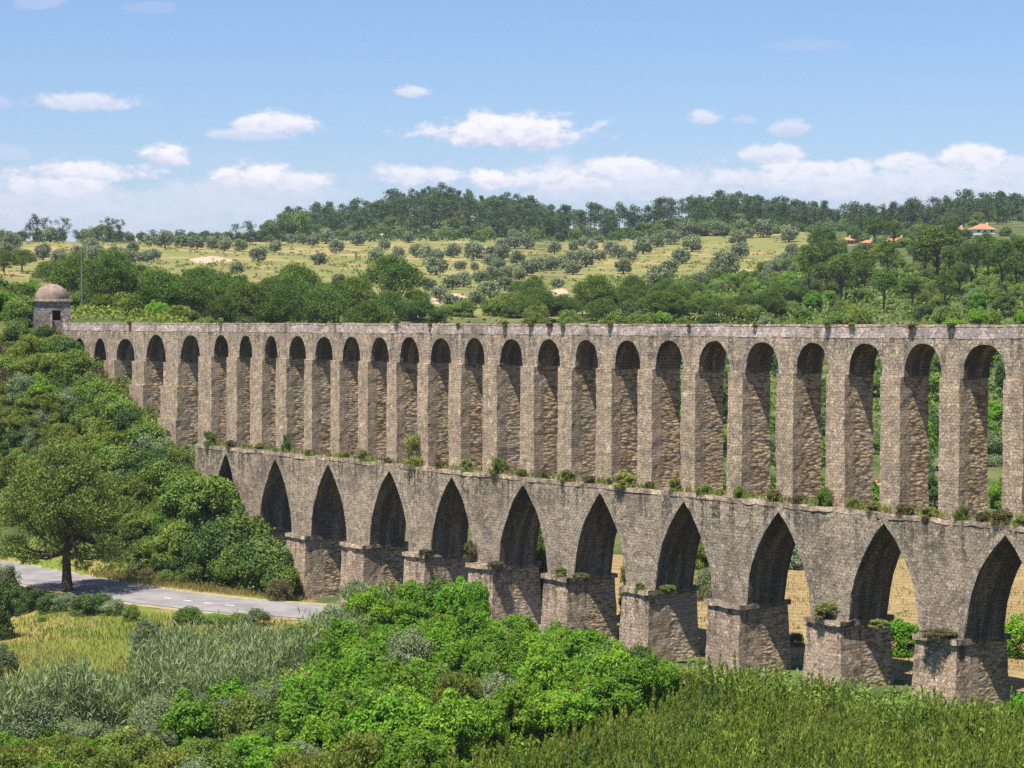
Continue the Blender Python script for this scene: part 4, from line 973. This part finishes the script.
for px, py, x, y, z in scatter_px([(-10, 765), (50, 752), (110, 748), (180, 736), (240, 724), (290, 712), (330, 770), (340, 805), (-10, 815)], 18, 110, 80, 8000, 1.2):
    k = pick({'mid': 3, 'yellow': 3.4, 'grey': 1.6, 'bright': 1.2, 'dry': 0.5}) if px < 180 else pick({'bright': 2.2, 'mid': 3, 'yellow': 2.5, 'grey': 1}); w_ = random.uniform(2.0, 3.6)
    shrub(k, x, y, z, w_, w_ * random.uniform(0.75, 1.15), 'in the near scrub', 'shrubs in the near scrub', 'lower', 'near_shrub')
# shrubs along the far side of the road
for i in range(16):
    px = random.uniform(100, 285); py = 574 + (px - 100) * 0.11 + random.uniform(-3, 3); h = hit(px, py, 150)
    if h is None or road_dist([h[0]], [h[1]])[0] < 6.5: continue
    w = random.uniform(1.2, 2.6); shrub(pick({'dry': 2, 'mid': 2, 'yellow': 1}), *h, w, w * 0.8, 'on the verge', 'verge shrubs', 'lower', 'verge_shrub')

# young pine plantation: upright shoots
def shoot_mesh(name, seed, w=2.8, hgt=2.3, n=24):
    rng = np.random.default_rng(seed); cs = []; al = []; sz = []
    for i in range(n):
        a = rng.random() * 2 * PI; r = math.sqrt(rng.random()) * w * 0.5; hh = hgt * (0.35 + 0.75 * rng.random() ** 1.5) * (1 - 0.35 * (2 * r / w) ** 2)
        lean = np.array([math.cos(a) * 0.18, math.sin(a) * 0.18, 1.0]) + rng.normal(size=3) * 0.06
        k = 80; tt = rng.random(k) ** 0.8; base = np.array([math.cos(a) * r, math.sin(a) * r, 0.0])
        p = base + lean * (hh * (0.15 + 0.85 * tt))[:, None]; th = rng.random(k) * 2 * PI; wd = 0.20 * (1.12 - tt)
        p = p + np.stack([np.cos(th) * wd, np.sin(th) * wd, np.zeros(k)], 1)
        cs.append(p); al.append(np.stack([np.cos(th) * 0.45, np.sin(th) * 0.45, np.ones(k)], 1)); sz.append(np.full(k, 0.29))
    cs = np.concatenate(cs); al = np.concatenate(al); sz = np.concatenate(sz) * (0.7 + 0.6 * rng.random(len(cs)))
    v, f = leaf_quads(cs, rng.normal(size=cs.shape) * np.array([1, 1, 0.3]), sz, 0.28, rng, al)
    return mesh_np(name, v, f, M['leaf_shoot'])
SH = [shoot_mesh('young_pine', 700 + i, random.uniform(2.1, 2.7), random.uniform(1.9, 2.8), 16 + i) for i in range(7)]
SH[6].materials[0] = M['leaf_mid']; SH[3].materials[0] = M['leaf_yellow']
PL = [(250, 812), (300, 782), (420, 748), (560, 722), (640, 705), (720, 690), (840, 690), (960, 712), (1040, 712), (1060, 800)]
pl = scatter_px(PL, 9.0, 298, 85, 22000, 1.45)
for px, py, x, y, z in pl:
    if wall_n(x, y) > -4.2: continue
    o = single('young_pine', random.choices(SH, [3, 3, 3, 2, 3, 3, 0.7])[0]); o.location = (x, y, z - 0.1); s = random.uniform(0.72, 1.05) * (1 + 0.5 * noise.noise(Vector((x * 0.16, y * 0.16, 4)))); o.scale = (s, s, s * random.uniform(0.75, 1.3)); o.rotation_euler = (0, 0, random.random() * 6.28)
    reg(o, 'bushy young pine', 'young pine', 'young pines in the foreground plantation', 1.2, 'lower')
PLANT = PL

# giant cane bed
def cane_bed():
    CB = [(-10, 738), (55, 738), (110, 718), (165, 698), (215, 676), (262, 664), (310, 656), (352, 640), (400, 620), (425, 620), (385, 640), (330, 672), (290, 700), (240, 722), (180, 735), (110, 745), (50, 752), (-10, 765)]
    pts = scatter_px(CB, 2.6, 1900, 100, 30000, 1.6)
    rng = np.random.default_rng(77); C, A_, S_, Nn = [], [], [], []
    for px, py, x, y, z in pts:
        if road_dist([x], [y])[0] < 5.6: continue
        cn = noise.noise(Vector((x * 0.22, y * 0.22, 1.7)))
        if cn < -0.24: continue
        for q in range(3):
            ox, oy = rng.normal(size=2) * 0.4; hgt = max(1.3, rng.uniform(2.3, 3.9) + 3.2 * cn); az0 = rng.random() * 2 * PI; ln = rng.normal(size=2) * 0.12
            k = 15; tt = np.linspace(0.18, 1.0, k); az = az0 + np.arange(k) * PI + rng.normal(size=k) * 0.7
            d = np.stack([np.cos(az), np.sin(az), 2.1 - 1.5 * rng.random(k) + (tt > 0.9) * 2.0], 1)
            c0 = np.stack([x + ox + ln[0] * hgt * tt, y + oy + ln[1] * hgt * tt, z + hgt * tt], 1)
            L_ = 0.5 + 0.3 * rng.random(k)
            C.append(c0 + unit(d) * (L_ * 0.5)[:, None]); A_.append(d); S_.append(L_); Nn.append(rng.normal(size=(k, 3)) * np.array([1, 1, 0.4]) + np.array([0, 0, 0.4]))
    C = np.concatenate(C); A_ = np.concatenate(A_); S_ = np.concatenate(S_); Nn = np.concatenate(Nn)
    v, f = leaf_quads(C, Nn, S_, 0.15, rng, A_)
    o = single('cane_bed', mesh_np('cane_bed', v, f, M['leaf_reed']))
    tag(o, 'dense bed of tall grey-green giant cane between meadow and thicket', 'cane bed', None, 'stuff')
cane_bed()
for px, py, x, y, z in scatter_px([(20, 760), (120, 728), (235, 680), (300, 655), (390, 635), (340, 690), (245, 755), (100, 775)], 21, 60, 100, 6000, 1.3):
    k = pick({'grey': 4.5, 'mid': 2.6, 'bright': 0.8, 'dry': 1.0}); w_ = random.uniform(2.6, 4.2)
    shrub(k, x, y, z, w_, w_ * random.uniform(0.95, 1.2), 'among the canes', 'shrubs among the canes', 'lower', 'cane_bed_shrub')

# grass and low undergrowth
def scatter_leaves(name, pts, per, spread, hgt, size, aspect, mat, label, cat, seed, upright=True):
    rng = np.random.default_rng(seed); P = np.array([p[2:5] for p in pts]); idx = np.repeat(np.arange(len(P)), per)
    c = P[idx] + np.concatenate([rng.normal(size=(len(idx), 2)) * spread, np.zeros((len(idx), 1))], 1)
    c[:, 2] = terrain(c[:, 0], c[:, 1]); s = size * (0.6 + 0.8 * rng.random(len(c)))
    if upright:
        al = np.concatenate([rng.normal(size=(len(c), 2)) * 0.35, np.ones((len(c), 1))], 1); c[:, 2] += s * 0.42
        v, f = leaf_quads(c, np.concatenate([rng.normal(size=(len(c), 2)), np.zeros((len(c), 1))], 1), s, aspect, rng, al)
    else:
        c[:, 2] += hgt * rng.random(len(c)) ** 1.5
        v, f = leaf_quads(c, rng.normal(size=c.shape) + np.array([0, 0, 0.6]), s, aspect, rng)
    o = single(name, mesh_np(name, v, f, M[mat])); tag(o, label, cat, None, 'stuff'); return o
MD = [(-5, 612), (120, 615), (300, 622), (290, 640), (200, 672), (130, 700), (60, 715), (-5, 720)]
mp = [p for p in scatter_px(MD, 3.0, 1500, 120, 14000, 2.2) if road_dist([p[2]], [p[3]])[0] > 6.0]
scatter_leaves('grass', [p for p in mp if p[1] < 640 or p[1] > 676 or random.random() < 0.2], 11, 0.9, 0.3, 0.42, 0.14, 'leaf_grass_green', 'green meadow grass between the road and the cane bed', 'grass', 31)
scatter_leaves('grass', [p for p in mp if 636 < p[1] < 680], 6, 0.9, 0.3, 0.4, 0.14, 'leaf_grass', 'straw-coloured meadow grass between the road and the cane bed', 'grass', 32)
VG = [(90, 568), (200, 572), (300, 588), (300, 602), (200, 592), (100, 580)]
vp = [p for p in scatter_px(VG, 2.2, 500, 120, 9000, 2.5) if road_dist([p[2]], [p[3]])[0] > 5.0]
if vp: scatter_leaves('grass', vp, 30, 0.6, 0.3, 0.6, 0.14, 'leaf_grass', 'dry golden grass along the far road verge', 'grass', 33)
us_ = [p for p in scatter_px(LS, 4, 1500, 150, 16000, 1.5) if road_dist([p[2]], [p[3]])[0] > 7 and wall_n(p[2], p[3]) < -1.5]
scatter_leaves('undergrowth', us_, 40, 0.9, 0.9, 0.34, 0.5, 'leaf_mid', 'low green undergrowth covering the left hillside', 'undergrowth', 34, False)
ub = [p for p in scatter_px(BR, 4, 700, 90, 9000, 1.5)]
scatter_leaves('undergrowth', ub, 36, 0.8, 0.9, 0.3, 0.5, 'leaf_bright', 'low bright undergrowth beneath the saplings', 'undergrowth', 35, False)
up_ = scatter_px(PL, 4.5, 1600, 85, 16000, 1.5)
scatter_leaves('undergrowth', up_, 18, 0.7, 0.3, 0.36, 0.2, 'leaf_mid', 'low green growth between the young pines', 'undergrowth', 36, True)
fp = []
for i in range(420):
    s_ = random.uniform(-72, 12); x, y = wpt(s_, random.uniform(-9, -2.2)); fp.append((0, 0, x, y, 0))
scatter_leaves('undergrowth', fp, 40, 0.9, 1.3, 0.34, 0.5, 'leaf_mid', 'low green growth along the feet of the piers', 'undergrowth', 38, False)
lp = []
for i in range(520):
    s_ = random.uniform(-152, -107); x, y = wpt(s_, random.uniform(-5.0, 0.5)); lp.append((0, 0, x, y, 0))
scatter_leaves('undergrowth', lp, 34, 0.7, 1.1, 0.34, 0.5, 'leaf_mid', 'low green growth at the foot of the left piers', 'undergrowth', 41, False)
bp_ = []
for i in range(620):
    px = random.uniform(-10, 440); Y = random.uniform(278, 360); bp_.append((0, 0, (px - 512) * Y / F, Y, 0))
scatter_leaves('undergrowth', bp_, 36, 1.3, 1.3, 0.5, 0.5, 'leaf_yellow', 'low yellow-green growth behind the left end of the parapet', 'undergrowth', 39, False)
rb = []
for i in range(1500):
    px = random.uniform(275, 1040); Y = random.uniform(985, 1110); rb.append((0, 0, (px - 512) * Y / F, Y, 0))
scatter_leaves('undergrowth', rb, 16, 3.0, 2.2, 1.5, 0.6, 'leaf_dark', 'dark scrub covering the bank below the ridge pines', 'undergrowth', 40, False)
rp = []
for i in range(1700):
    Y = random.uniform(300, 640); px = random.uniform(600, 1040); x = (px - 512) * Y / F; rp.append((px, 0, x, Y, 0))
scatter_leaves('undergrowth', rp, 26, 2.2, 1.6, 0.8, 0.6, 'leaf_mid', 'low scrub covering the wooded slope behind', 'undergrowth', 37, False)

def tufts(name, n, mat, label, seed, lo=0.5, hi=1.5):
    rng = np.random.default_rng(seed); cl = []
    while len(cl) < n:
        Y = rng.uniform(425, 985); px = rng.uniform(-5, 810); x = (px - 512) * Y / F
        if noise.noise(Vector((x * 0.02, Y * 0.02, seed))) + rng.uniform(-0.35, 0.35) < 0.02: continue
        r = rng.uniform(lo, hi); cl.append((x, Y, 0.0, r, r, r * 0.6))
    cl = np.array(cl); cl[:, 2] = terrain(cl[:, 0], cl[:, 1]) + cl[:, 5] * 0.35
    v, f = clump_leaves(cl, 12, 0.8, rng, 0.6)
    tag(single(name, mesh_np(name, v, f, M[mat])), label, 'tufts', None, 'stuff')
tufts('grass', 800, 'leaf_yellow', 'yellow-green grass tufts scattered over the olive slope', 3)
tufts('grass', 800, 'leaf_grass', 'straw-coloured grass tufts scattered over the olive slope', 4)
tufts('low_scrub', 170, 'leaf_olive', 'low dark scrub scattered over the olive slope', 9, 0.7, 1.9)
# ------------------------------------------------------------------ plants rooted in the masonry
TUFT = {k: bush_mesh('ledge_shrub', M[mt], 1.6, 1.6, 800 + i, nclump=20, per=110, leaf=0.24, lumpy=0.2, aspect=0.16, needle=(k != 'g'), tall=0.3) for i, (k, mt) in enumerate([('y', 'leaf_weed'), ('g', 'leaf_dark'), ('d', 'leaf_dry'), ('m', 'leaf_mid')])}
TW = {'y': 'yellow-green', 'g': 'dark green', 'd': 'brownish', 'm': 'mid green'}
def ledge_plant(px, py, w, hh, k, n, z, name, desc, group):
    s, _ = wall_s(px, py, n); x, y = wpt(s, n); o = single(name, TUFT[k]); o.location = (x, y, z); sc_ = w * y / F / 1.6
    o.scale = (sc_, sc_, hh * y / F / 1.6); o.rotation_euler = (0, 0, random.random() * 6.28)
    reg(o, TW[k] + ' ' + desc, 'plant', group, 0.5, 'upper' if 'parapet' in desc else 'lower')
for px, w, hh, k in [(415, 26, 34, 'y'), (286, 11, 19, 'g'), (211, 16, 16, 'm'), (499, 20, 18, 'm'), (467, 14, 14, 'y'), (625, 26, 16, 'y'), (676, 17, 15, 'y'), (567, 16, 13, 'y'), (590, 14, 10, 'd'), (545, 12, 12, 'd'), (363, 16, 12, 'y'), (345, 12, 9, 'y'), (260, 12, 9, 'y'), (310, 11, 8, 'd'), (740, 14, 14, 'm'), (775, 18, 14, 'y'), (800, 16, 12, 'd'), (826, 22, 22, 'm'), (853, 18, 14, 'y'), (875, 20, 12, 'y'), (905, 22, 14, 'd'), (930, 20, 12, 'y'), (962, 18, 16, 'm'), (985, 18, 14, 'd'), (1003, 24, 20, 'd'), (1020, 16, 14, 'y'), (705, 18, 12, 'm'), (650, 12, 10, 'd'), (440, 12, 10, 'd'), (388, 12, 8, 'd'), (523, 12, 9, 'y'), (232, 14, 10, 'd'), (608, 10, 9, 'm'), (720, 10, 8, 'y')]:
    ledge_plant(px, 480, w, hh, k, -0.55, ZL - 0.1, 'ledge_shrub', 'weed on the middle ledge', 'plants on the middle ledge')
for px, w, hh, k in [(221, 7, 8, 'y'), (396, 10, 9, 'y'), (505, 9, 6, 'y'), (458, 7, 4, 'y'), (531, 8, 5, 'd'), (550, 9, 5, 'd'), (563, 8, 6, 'y'), (611, 9, 7, 'y'), (828, 9, 7, 'y'), (852, 11, 6, 'y'), (913, 12, 6, 'd'), (952, 11, 7, 'd'), (755, 6, 4, 'd'), (689, 6, 4, 'd'), (430, 6, 5, 'd'), (130, 7, 5, 'd')]:
    ledge_plant(px, 325, w, hh, k, -0.05, ZT - 0.25, 'parapet_weed', 'weed on the parapet', 'weeds on the parapet')
for px, w, hh, k, s_off in [(495, 18, 6, 'd', 0), (560, 14, 10, 'y', 0), (668, 18, 9, 'y', 0), (827, 28, 18, 'y', 0), (940, 40, 10, 'd', 0), (880, 24, 8, 'y', 0), (580, 20, 8, 'd', 0), (425, 14, 7, 'd', 0), (470, 14, 26, 'd', 0), (640, 12, 7, 'm', 0)]:
    ledge_plant(px, 600, w, hh, k, -1.5, ZK, 'cornice_weed', 'weed on a pier cornice', 'plants on the pier cornices')

fpts = []
for i in range(900):
    x, y = random.uniform(14, 62), random.uniform(160, 230)
    if wall_n(x, y) < 6: continue
    fpts.append((0, 0, x, y, 0))
scatter_leaves('stubble', fpts, 14, 0.9, 0.2, 0.28, 0.25, 'leaf_grass', 'short golden stubble on the field behind the right-hand arches', 'stubble', 44)
scatter_leaves('weeds', fpts[::16], 12, 0.5, 0.3, 0.34, 0.5, 'leaf_mid', 'scattered green weeds on the stubble field', 'weeds', 45, False)
def ledge_grass():
    rng = np.random.default_rng(55); n = 3000; s_ = rng.uniform(-112, 12, n); nz = np.array([noise.noise(Vector((q * 0.35, 3.1, 0))) for q in s_]); keep = nz > rng.uniform(-0.5, 0.5, n)
    s_ = s_[keep]; n_off = rng.uniform(-0.95, -0.05, len(s_)); xy = P0[None] + s_[:, None] * R2[None] + n_off[:, None] * N2[None]
    L_ = rng.uniform(0.25, 0.75, len(s_)); c = np.column_stack([xy, ZL + L_ * 0.42]); al = np.column_stack([rng.normal(size=(len(s_), 2)) * 0.4, np.ones(len(s_))])
    v, f = leaf_quads(c, np.column_stack([rng.normal(size=(len(s_), 2)), np.zeros(len(s_))]), L_, 0.3, rng, al)
    tag(single('grass', mesh_np('grass', v, f, M['leaf_grass_green'])), 'thin yellowish grass growing along the middle ledge of the aqueduct', 'grass', None, 'stuff')
ledge_grass()
# ------------------------------------------------------------------ houses on the hill
def house(px, py, Y, w, d, wallh, roofh, mat, rz, label):
    best = None
    for YY in np.linspace(560, 980, 85):
        x_ = (px - 512) * YY / F; z_ = tz(x_, YY); e_ = abs(project(x_, YY, z_ + wallh + roofh)[1] - py)
        if best is None or e_ < best[0]: best = (e_, x_, YY, z_)
    _, x, y, z = best; r = empty('house', (x, y, z), rz); tag(r, label, 'house')
    q_ = y / Y; w *= q_; d *= q_
    mb = MB(); mb.box((-w / 2, -d / 2, -3), (w / 2, d / 2, wallh), 3.0); wl = obj('wall', mb.mesh('wall', M[mat]), r)
    mb = MB(); e = 0.5; rx, ry = w / 2 + e, d / 2 + e; rl = max(0.1, w / 2 - d / 2); zt = wallh + roofh; zb = wallh - 0.05
    A_, B_, C_, D_ = (-rx, -ry, zb), (rx, -ry, zb), (rx, ry, zb), (-rx, ry, zb); E1, E2 = (-rl, 0, zt), (rl, 0, zt)
    mb.face(A_, B_, E2, E1); mb.face(B_, C_, E2); mb.face(C_, D_, E1, E2); mb.face(D_, A_, E1); mb.face(D_, C_, B_, A_)
    ro = obj('roof', mb.mesh('roof', M['roof']), r)
    mb = MB(); mb.box((w * 0.2, -0.3, wallh + roofh * 0.3), (w * 0.2 + 0.6, 0.3, zt + 0.7), 2); obj('chimney', mb.mesh('chimney', M[mat]), ro)
    for k in (-0.3, 0.0, 0.3):
        mb = MB(); mb.box((k * w - 0.5, -d / 2 - 0.04, wallh * 0.35), (k * w + 0.5, -d / 2 + 0.02, wallh * 0.8), 2); obj('window', mb.mesh('window', M['dark']), r)
house(981, 224, 830, 9.0, 7.0, 1.9, 2.2, 'plaster', 0.15, 'white house with a hipped orange roof among dark pines on the hill')
house(957, 227, 840, 6.0, 5.0, 2.0, 1.4, 'plaster', 0.1, 'low orange-roofed annex just left of the hipped roof house')
house(1019, 242, 700, 7.0, 6.0, 2.4, 1.6, 'plaster', -0.1, 'orange-roofed house at the right edge of the hill')
house(846, 237, 830, 5.0, 4.5, 2.2, 1.3, 'plaster_warm', 0.2, 'small peach house left of the tall hilltop pines')
house(867, 240, 820, 5.0, 4.5, 2.0, 1.2, 'plaster_warm', 0.1, 'small peach house half hidden behind the hilltop pines')
house(896, 237, 815, 8.0, 5.0, 2.4, 1.6, 'plaster_warm', -0.1, 'long pale house with orange roof behind the twin pines')

# utility pole, red and white sign
x, y, z = at(82, 312, 300); g = tz(x, y)
pole = empty('utility_pole', (x, y, g - 0.3)); tag(pole, 'thin wooden utility pole standing beside the domed hut', 'pole')
H = at(82, 248, 300)[2] - g + 0.3
mb = MB(); mb.tube([(0, 0, 0), (0, 0, H)], [0.15, 0.10], 8); obj('post', mb.mesh('post', M['wood']), pole)
mb = MB(); mb.box((-0.7, -0.06, H - 0.5), (0.7, 0.06, H - 0.38), 1); obj('crossarm', mb.mesh('crossarm', M['wood']), pole)
x, y, z = at(878, 482.5, 262); g = tz(x, y)
sg = empty('road_sign', (x, y, g - 0.2), math.radians(12)); tag(sg, 'small red and white road sign glimpsed through a tall arch', 'sign')
zz = z - g + 0.2
mb = MB(); mb.tube([(0, 0.05, 0), (0, 0.05, zz + 0.4)], [0.05, 0.05], 8); obj('post', mb.mesh('post', M['steel']), sg)
mb = MB(); mb.box((-0.5, -0.02, zz - 0.45), (0.5, 0.02, zz + 0.45), 1); obj('panel', mb.mesh('panel', M['redpanel']), sg)
mb = MB(); mb.box((-0.36, -0.035, zz - 0.34), (-0.1, -0.021, zz + 0.32), 1); mb.box((-0.099, -0.035, zz - 0.34), (0.3, -0.021, zz - 0.12), 1); obj('symbol', mb.mesh('symbol', M['whitepanel']), sg)

# ------------------------------------------------------------------ light, sky, haze
SUN_AZ = np.array([-0.5507, -0.8347]); EL = math.radians(67)
S = Vector((SUN_AZ[0] * math.cos(EL), SUN_AZ[1] * math.cos(EL), math.sin(EL))).normalized()
sl = bpy.data.lights.new('sun', 'SUN'); sl.energy = 5.0; sl.angle = math.radians(0.53); sl.color = (1.0, 0.95, 0.87)
so = bpy.data.objects.new('sun', sl); COL.objects.link(so); so.rotation_euler = S.to_track_quat('Z', 'Y').to_euler(); so.location = (0, 0, 200)
w = bpy.data.worlds.new('World'); sc.world = w; w.use_nodes = True; w.node_tree.nodes.clear(); t = NT(w.node_tree)
sky = t.node('ShaderNodeTexSky'); sky.sky_type = 'NISHITA'; sky.sun_disc = False; sky.sun_elevation = EL; sky.sun_rotation = math.atan2(S.x, S.y) % (2 * PI)
sky.air_density = 1.0; sky.dust_density = 0.6; sky.ozone_density = 2.0
d = t.node('ShaderNodeTexCoord').outputs['Generated']; dx, dy, dz = t.sep(d)
az = t.m('MULTIPLY', t.m('ARCTAN2', dx, dy), F); el = t.m('MULTIPLY', t.m('ARCSINE', dz), F)      # in units of 1/2100 rad
vec = t.comb(az, t.m('MULTIPLY', el, 1.7), 0.0)
nA = t.m('SUBTRACT', t.noise(vec, 0.020, 6, 0.6), 0.5); nB = t.m('SUBTRACT', t.noise(vec, 0.055, 5, 0.6), 0.5); nC = t.m('SUBTRACT', t.noise(t.vm('ADD', vec, (900.0, 300.0, 0.0)), 0.009, 5, 0.6), 0.5)
mask = None; shade = None
CL = [(512, 136, 88, 22, 1.0), (278, 128, 40, 15, .95), (258, 138, 42, 8, .6), (92, 109, 54, 11, .75), (412, 95, 17, 8, .75), (172, 159, 27, 15, 1.0), (95, 178, 70, 13, .95), (45, 192, 60, 14, .85), (60, 205, 100, 26, .55), (255, 180, 40, 17, 1.0), (300, 185, 40, 13, .9), (270, 195, 90, 22, .5),
      (420, 178, 50, 14, .9), (490, 182, 26, 14, 1.0), (560, 182, 60, 14, .9), (625, 172, 60, 15, .95), (590, 182, 110, 22, .65), (640, 190, 130, 26, .6), (703, 122, 20, 9, .75), (742, 123, 16, 6, .4), (787, 133, 22, 10, .6), (772, 158, 34, 12, .8), (820, 176, 80, 15, .9), (745, 182, 50, 14, .8), (898, 168, 36, 13, .9), (962, 165, 34, 16, .95), (900, 190, 160, 26, .7), (1010, 180, 50, 18, .7), (150, 215, 160, 30, .45), (45, 14, 24, 12, .3), (160, 17, 24, 7, .18), (0, 112, 22, 10, .35), (800, 52, 40, 7, .15), (20, 160, 30, 9, .35)]
for (px, py, rw, rh, amt) in CL:
    a = t.m('DIVIDE', t.m('SUBTRACT', az, px - 512.0), rw * 1.35); e = t.m('SUBTRACT', el, 320.0 - py)
    e2 = t.m('DIVIDE', e, rh * 1.3)
    low = t.m('MULTIPLY', t.m('MINIMUM', e2, 0.0), 0.55); e3 = t.m('ADD', e2, low)
    r2 = t.m('ADD', t.m('MULTIPLY', a, a), t.m('MULTIPLY', e3, e3))
    q = t.m('ADD', t.m('SUBTRACT', 1.0, t.m('SQRT', r2)), t.m('ADD', t.m('MULTIPLY', nA, 1.5), t.m('MULTIPLY', nB, 0.9)))
    mk = t.m('MULTIPLY', t.ramp(q, 0.05, 0.55), amt)
    tp = t.m('MULTIPLY', t.ramp(t.m('ADD', e2, t.m('MULTIPLY', nB, 2.0)), -0.7, 0.5), mk)
    mask = mk if mask is None else t.m('MAXIMUM', mask, mk)
    shade = tp if shade is None else t.m('MAXIMUM', shade, tp)
band = t.m('MULTIPLY', t.ramp(el, 190.0, 95.0), t.ramp(t.m('ADD', nC, t.m('MULTIPLY', nA, 0.4)), -0.16, 0.16))
bandm = t.m('MULTIPLY', band, 0.45)
skyc = t.mix(1.0, sky.outputs[0], (1.0, 1.0, 1.0), 'MULTIPLY')
SKYMUL = t.node('ShaderNodeVectorMath', operation='MULTIPLY'); t.put(SKYMUL.inputs[0], skyc); SKYMUL.inputs[1].default_value = (0.98, 1.10, 1.36)
c = SKYMUL.outputs[0]
c = t.mix(bandm, c, (6.9, 6.9, 8.7))
ccol = t.mix(shade, (6.3, 6.5, 8.1), (9.4, 9.2, 9.7))
c = t.mix(t.m('MULTIPLY', mask, 0.95), c, ccol)
bg = t.node('ShaderNodeBackground'); t.put(bg.inputs[0], c); bg.inputs[1].default_value = 0.06
o = t.node('ShaderNodeOutputWorld'); t.l.new(bg.outputs[0], o.inputs[0])

HAZE = True
if HAZE:
    m = bpy.data.materials.new('valley_air'); m.use_nodes = True; m.node_tree.nodes.clear(); t = NT(m.node_tree)
    pv = t.node('ShaderNodeVolumePrincipled'); pv.inputs['Color'].default_value = (0.80, 0.88, 1.0, 1); pv.inputs['Density'].default_value = 0.00008; pv.inputs['Anisotropy'].default_value = 0.2
    o = t.node('ShaderNodeOutputMaterial'); t.l.new(pv.outputs[0], o.inputs['Volume'])
    mb = MB(); zt = max(float(GZ.max()) + 25, 120.0); zb = float(GZ.min()) - 1
    mb.box((-1700, -120, zb), (1700, 2750, zt), 5000)
    hz = obj('haze', mb.mesh('haze', m)); tag(hz, 'thin pale air over the whole valley', 'haze', None, 'stuff')

write_labels()
for pset in (OLV, SP, HP, RPN, EU):
    for p_ in pset:
        if p_.name not in USED:
            for ch in list(p_.children): bpy.data.objects.remove(ch)
            bpy.data.objects.remove(p_)

sc.view_settings.view_transform = 'Standard'; sc.view_settings.look = 'None'; sc.view_settings.gamma = 1; sc.view_settings.use_curve_mapping = False
sc.view_settings.exposure = 0.85
sc.render.engine = 'CYCLES'; sc.cycles.max_bounces = 5; sc.cycles.diffuse_bounces = 1; sc.cycles.transmission_bounces = 3; sc.cycles.volume_bounces = 0
sc.cycles.use_denoising = False; sc.cycles.use_adaptive_sampling = False; sc.cycles.sample_clamp_indirect = 4
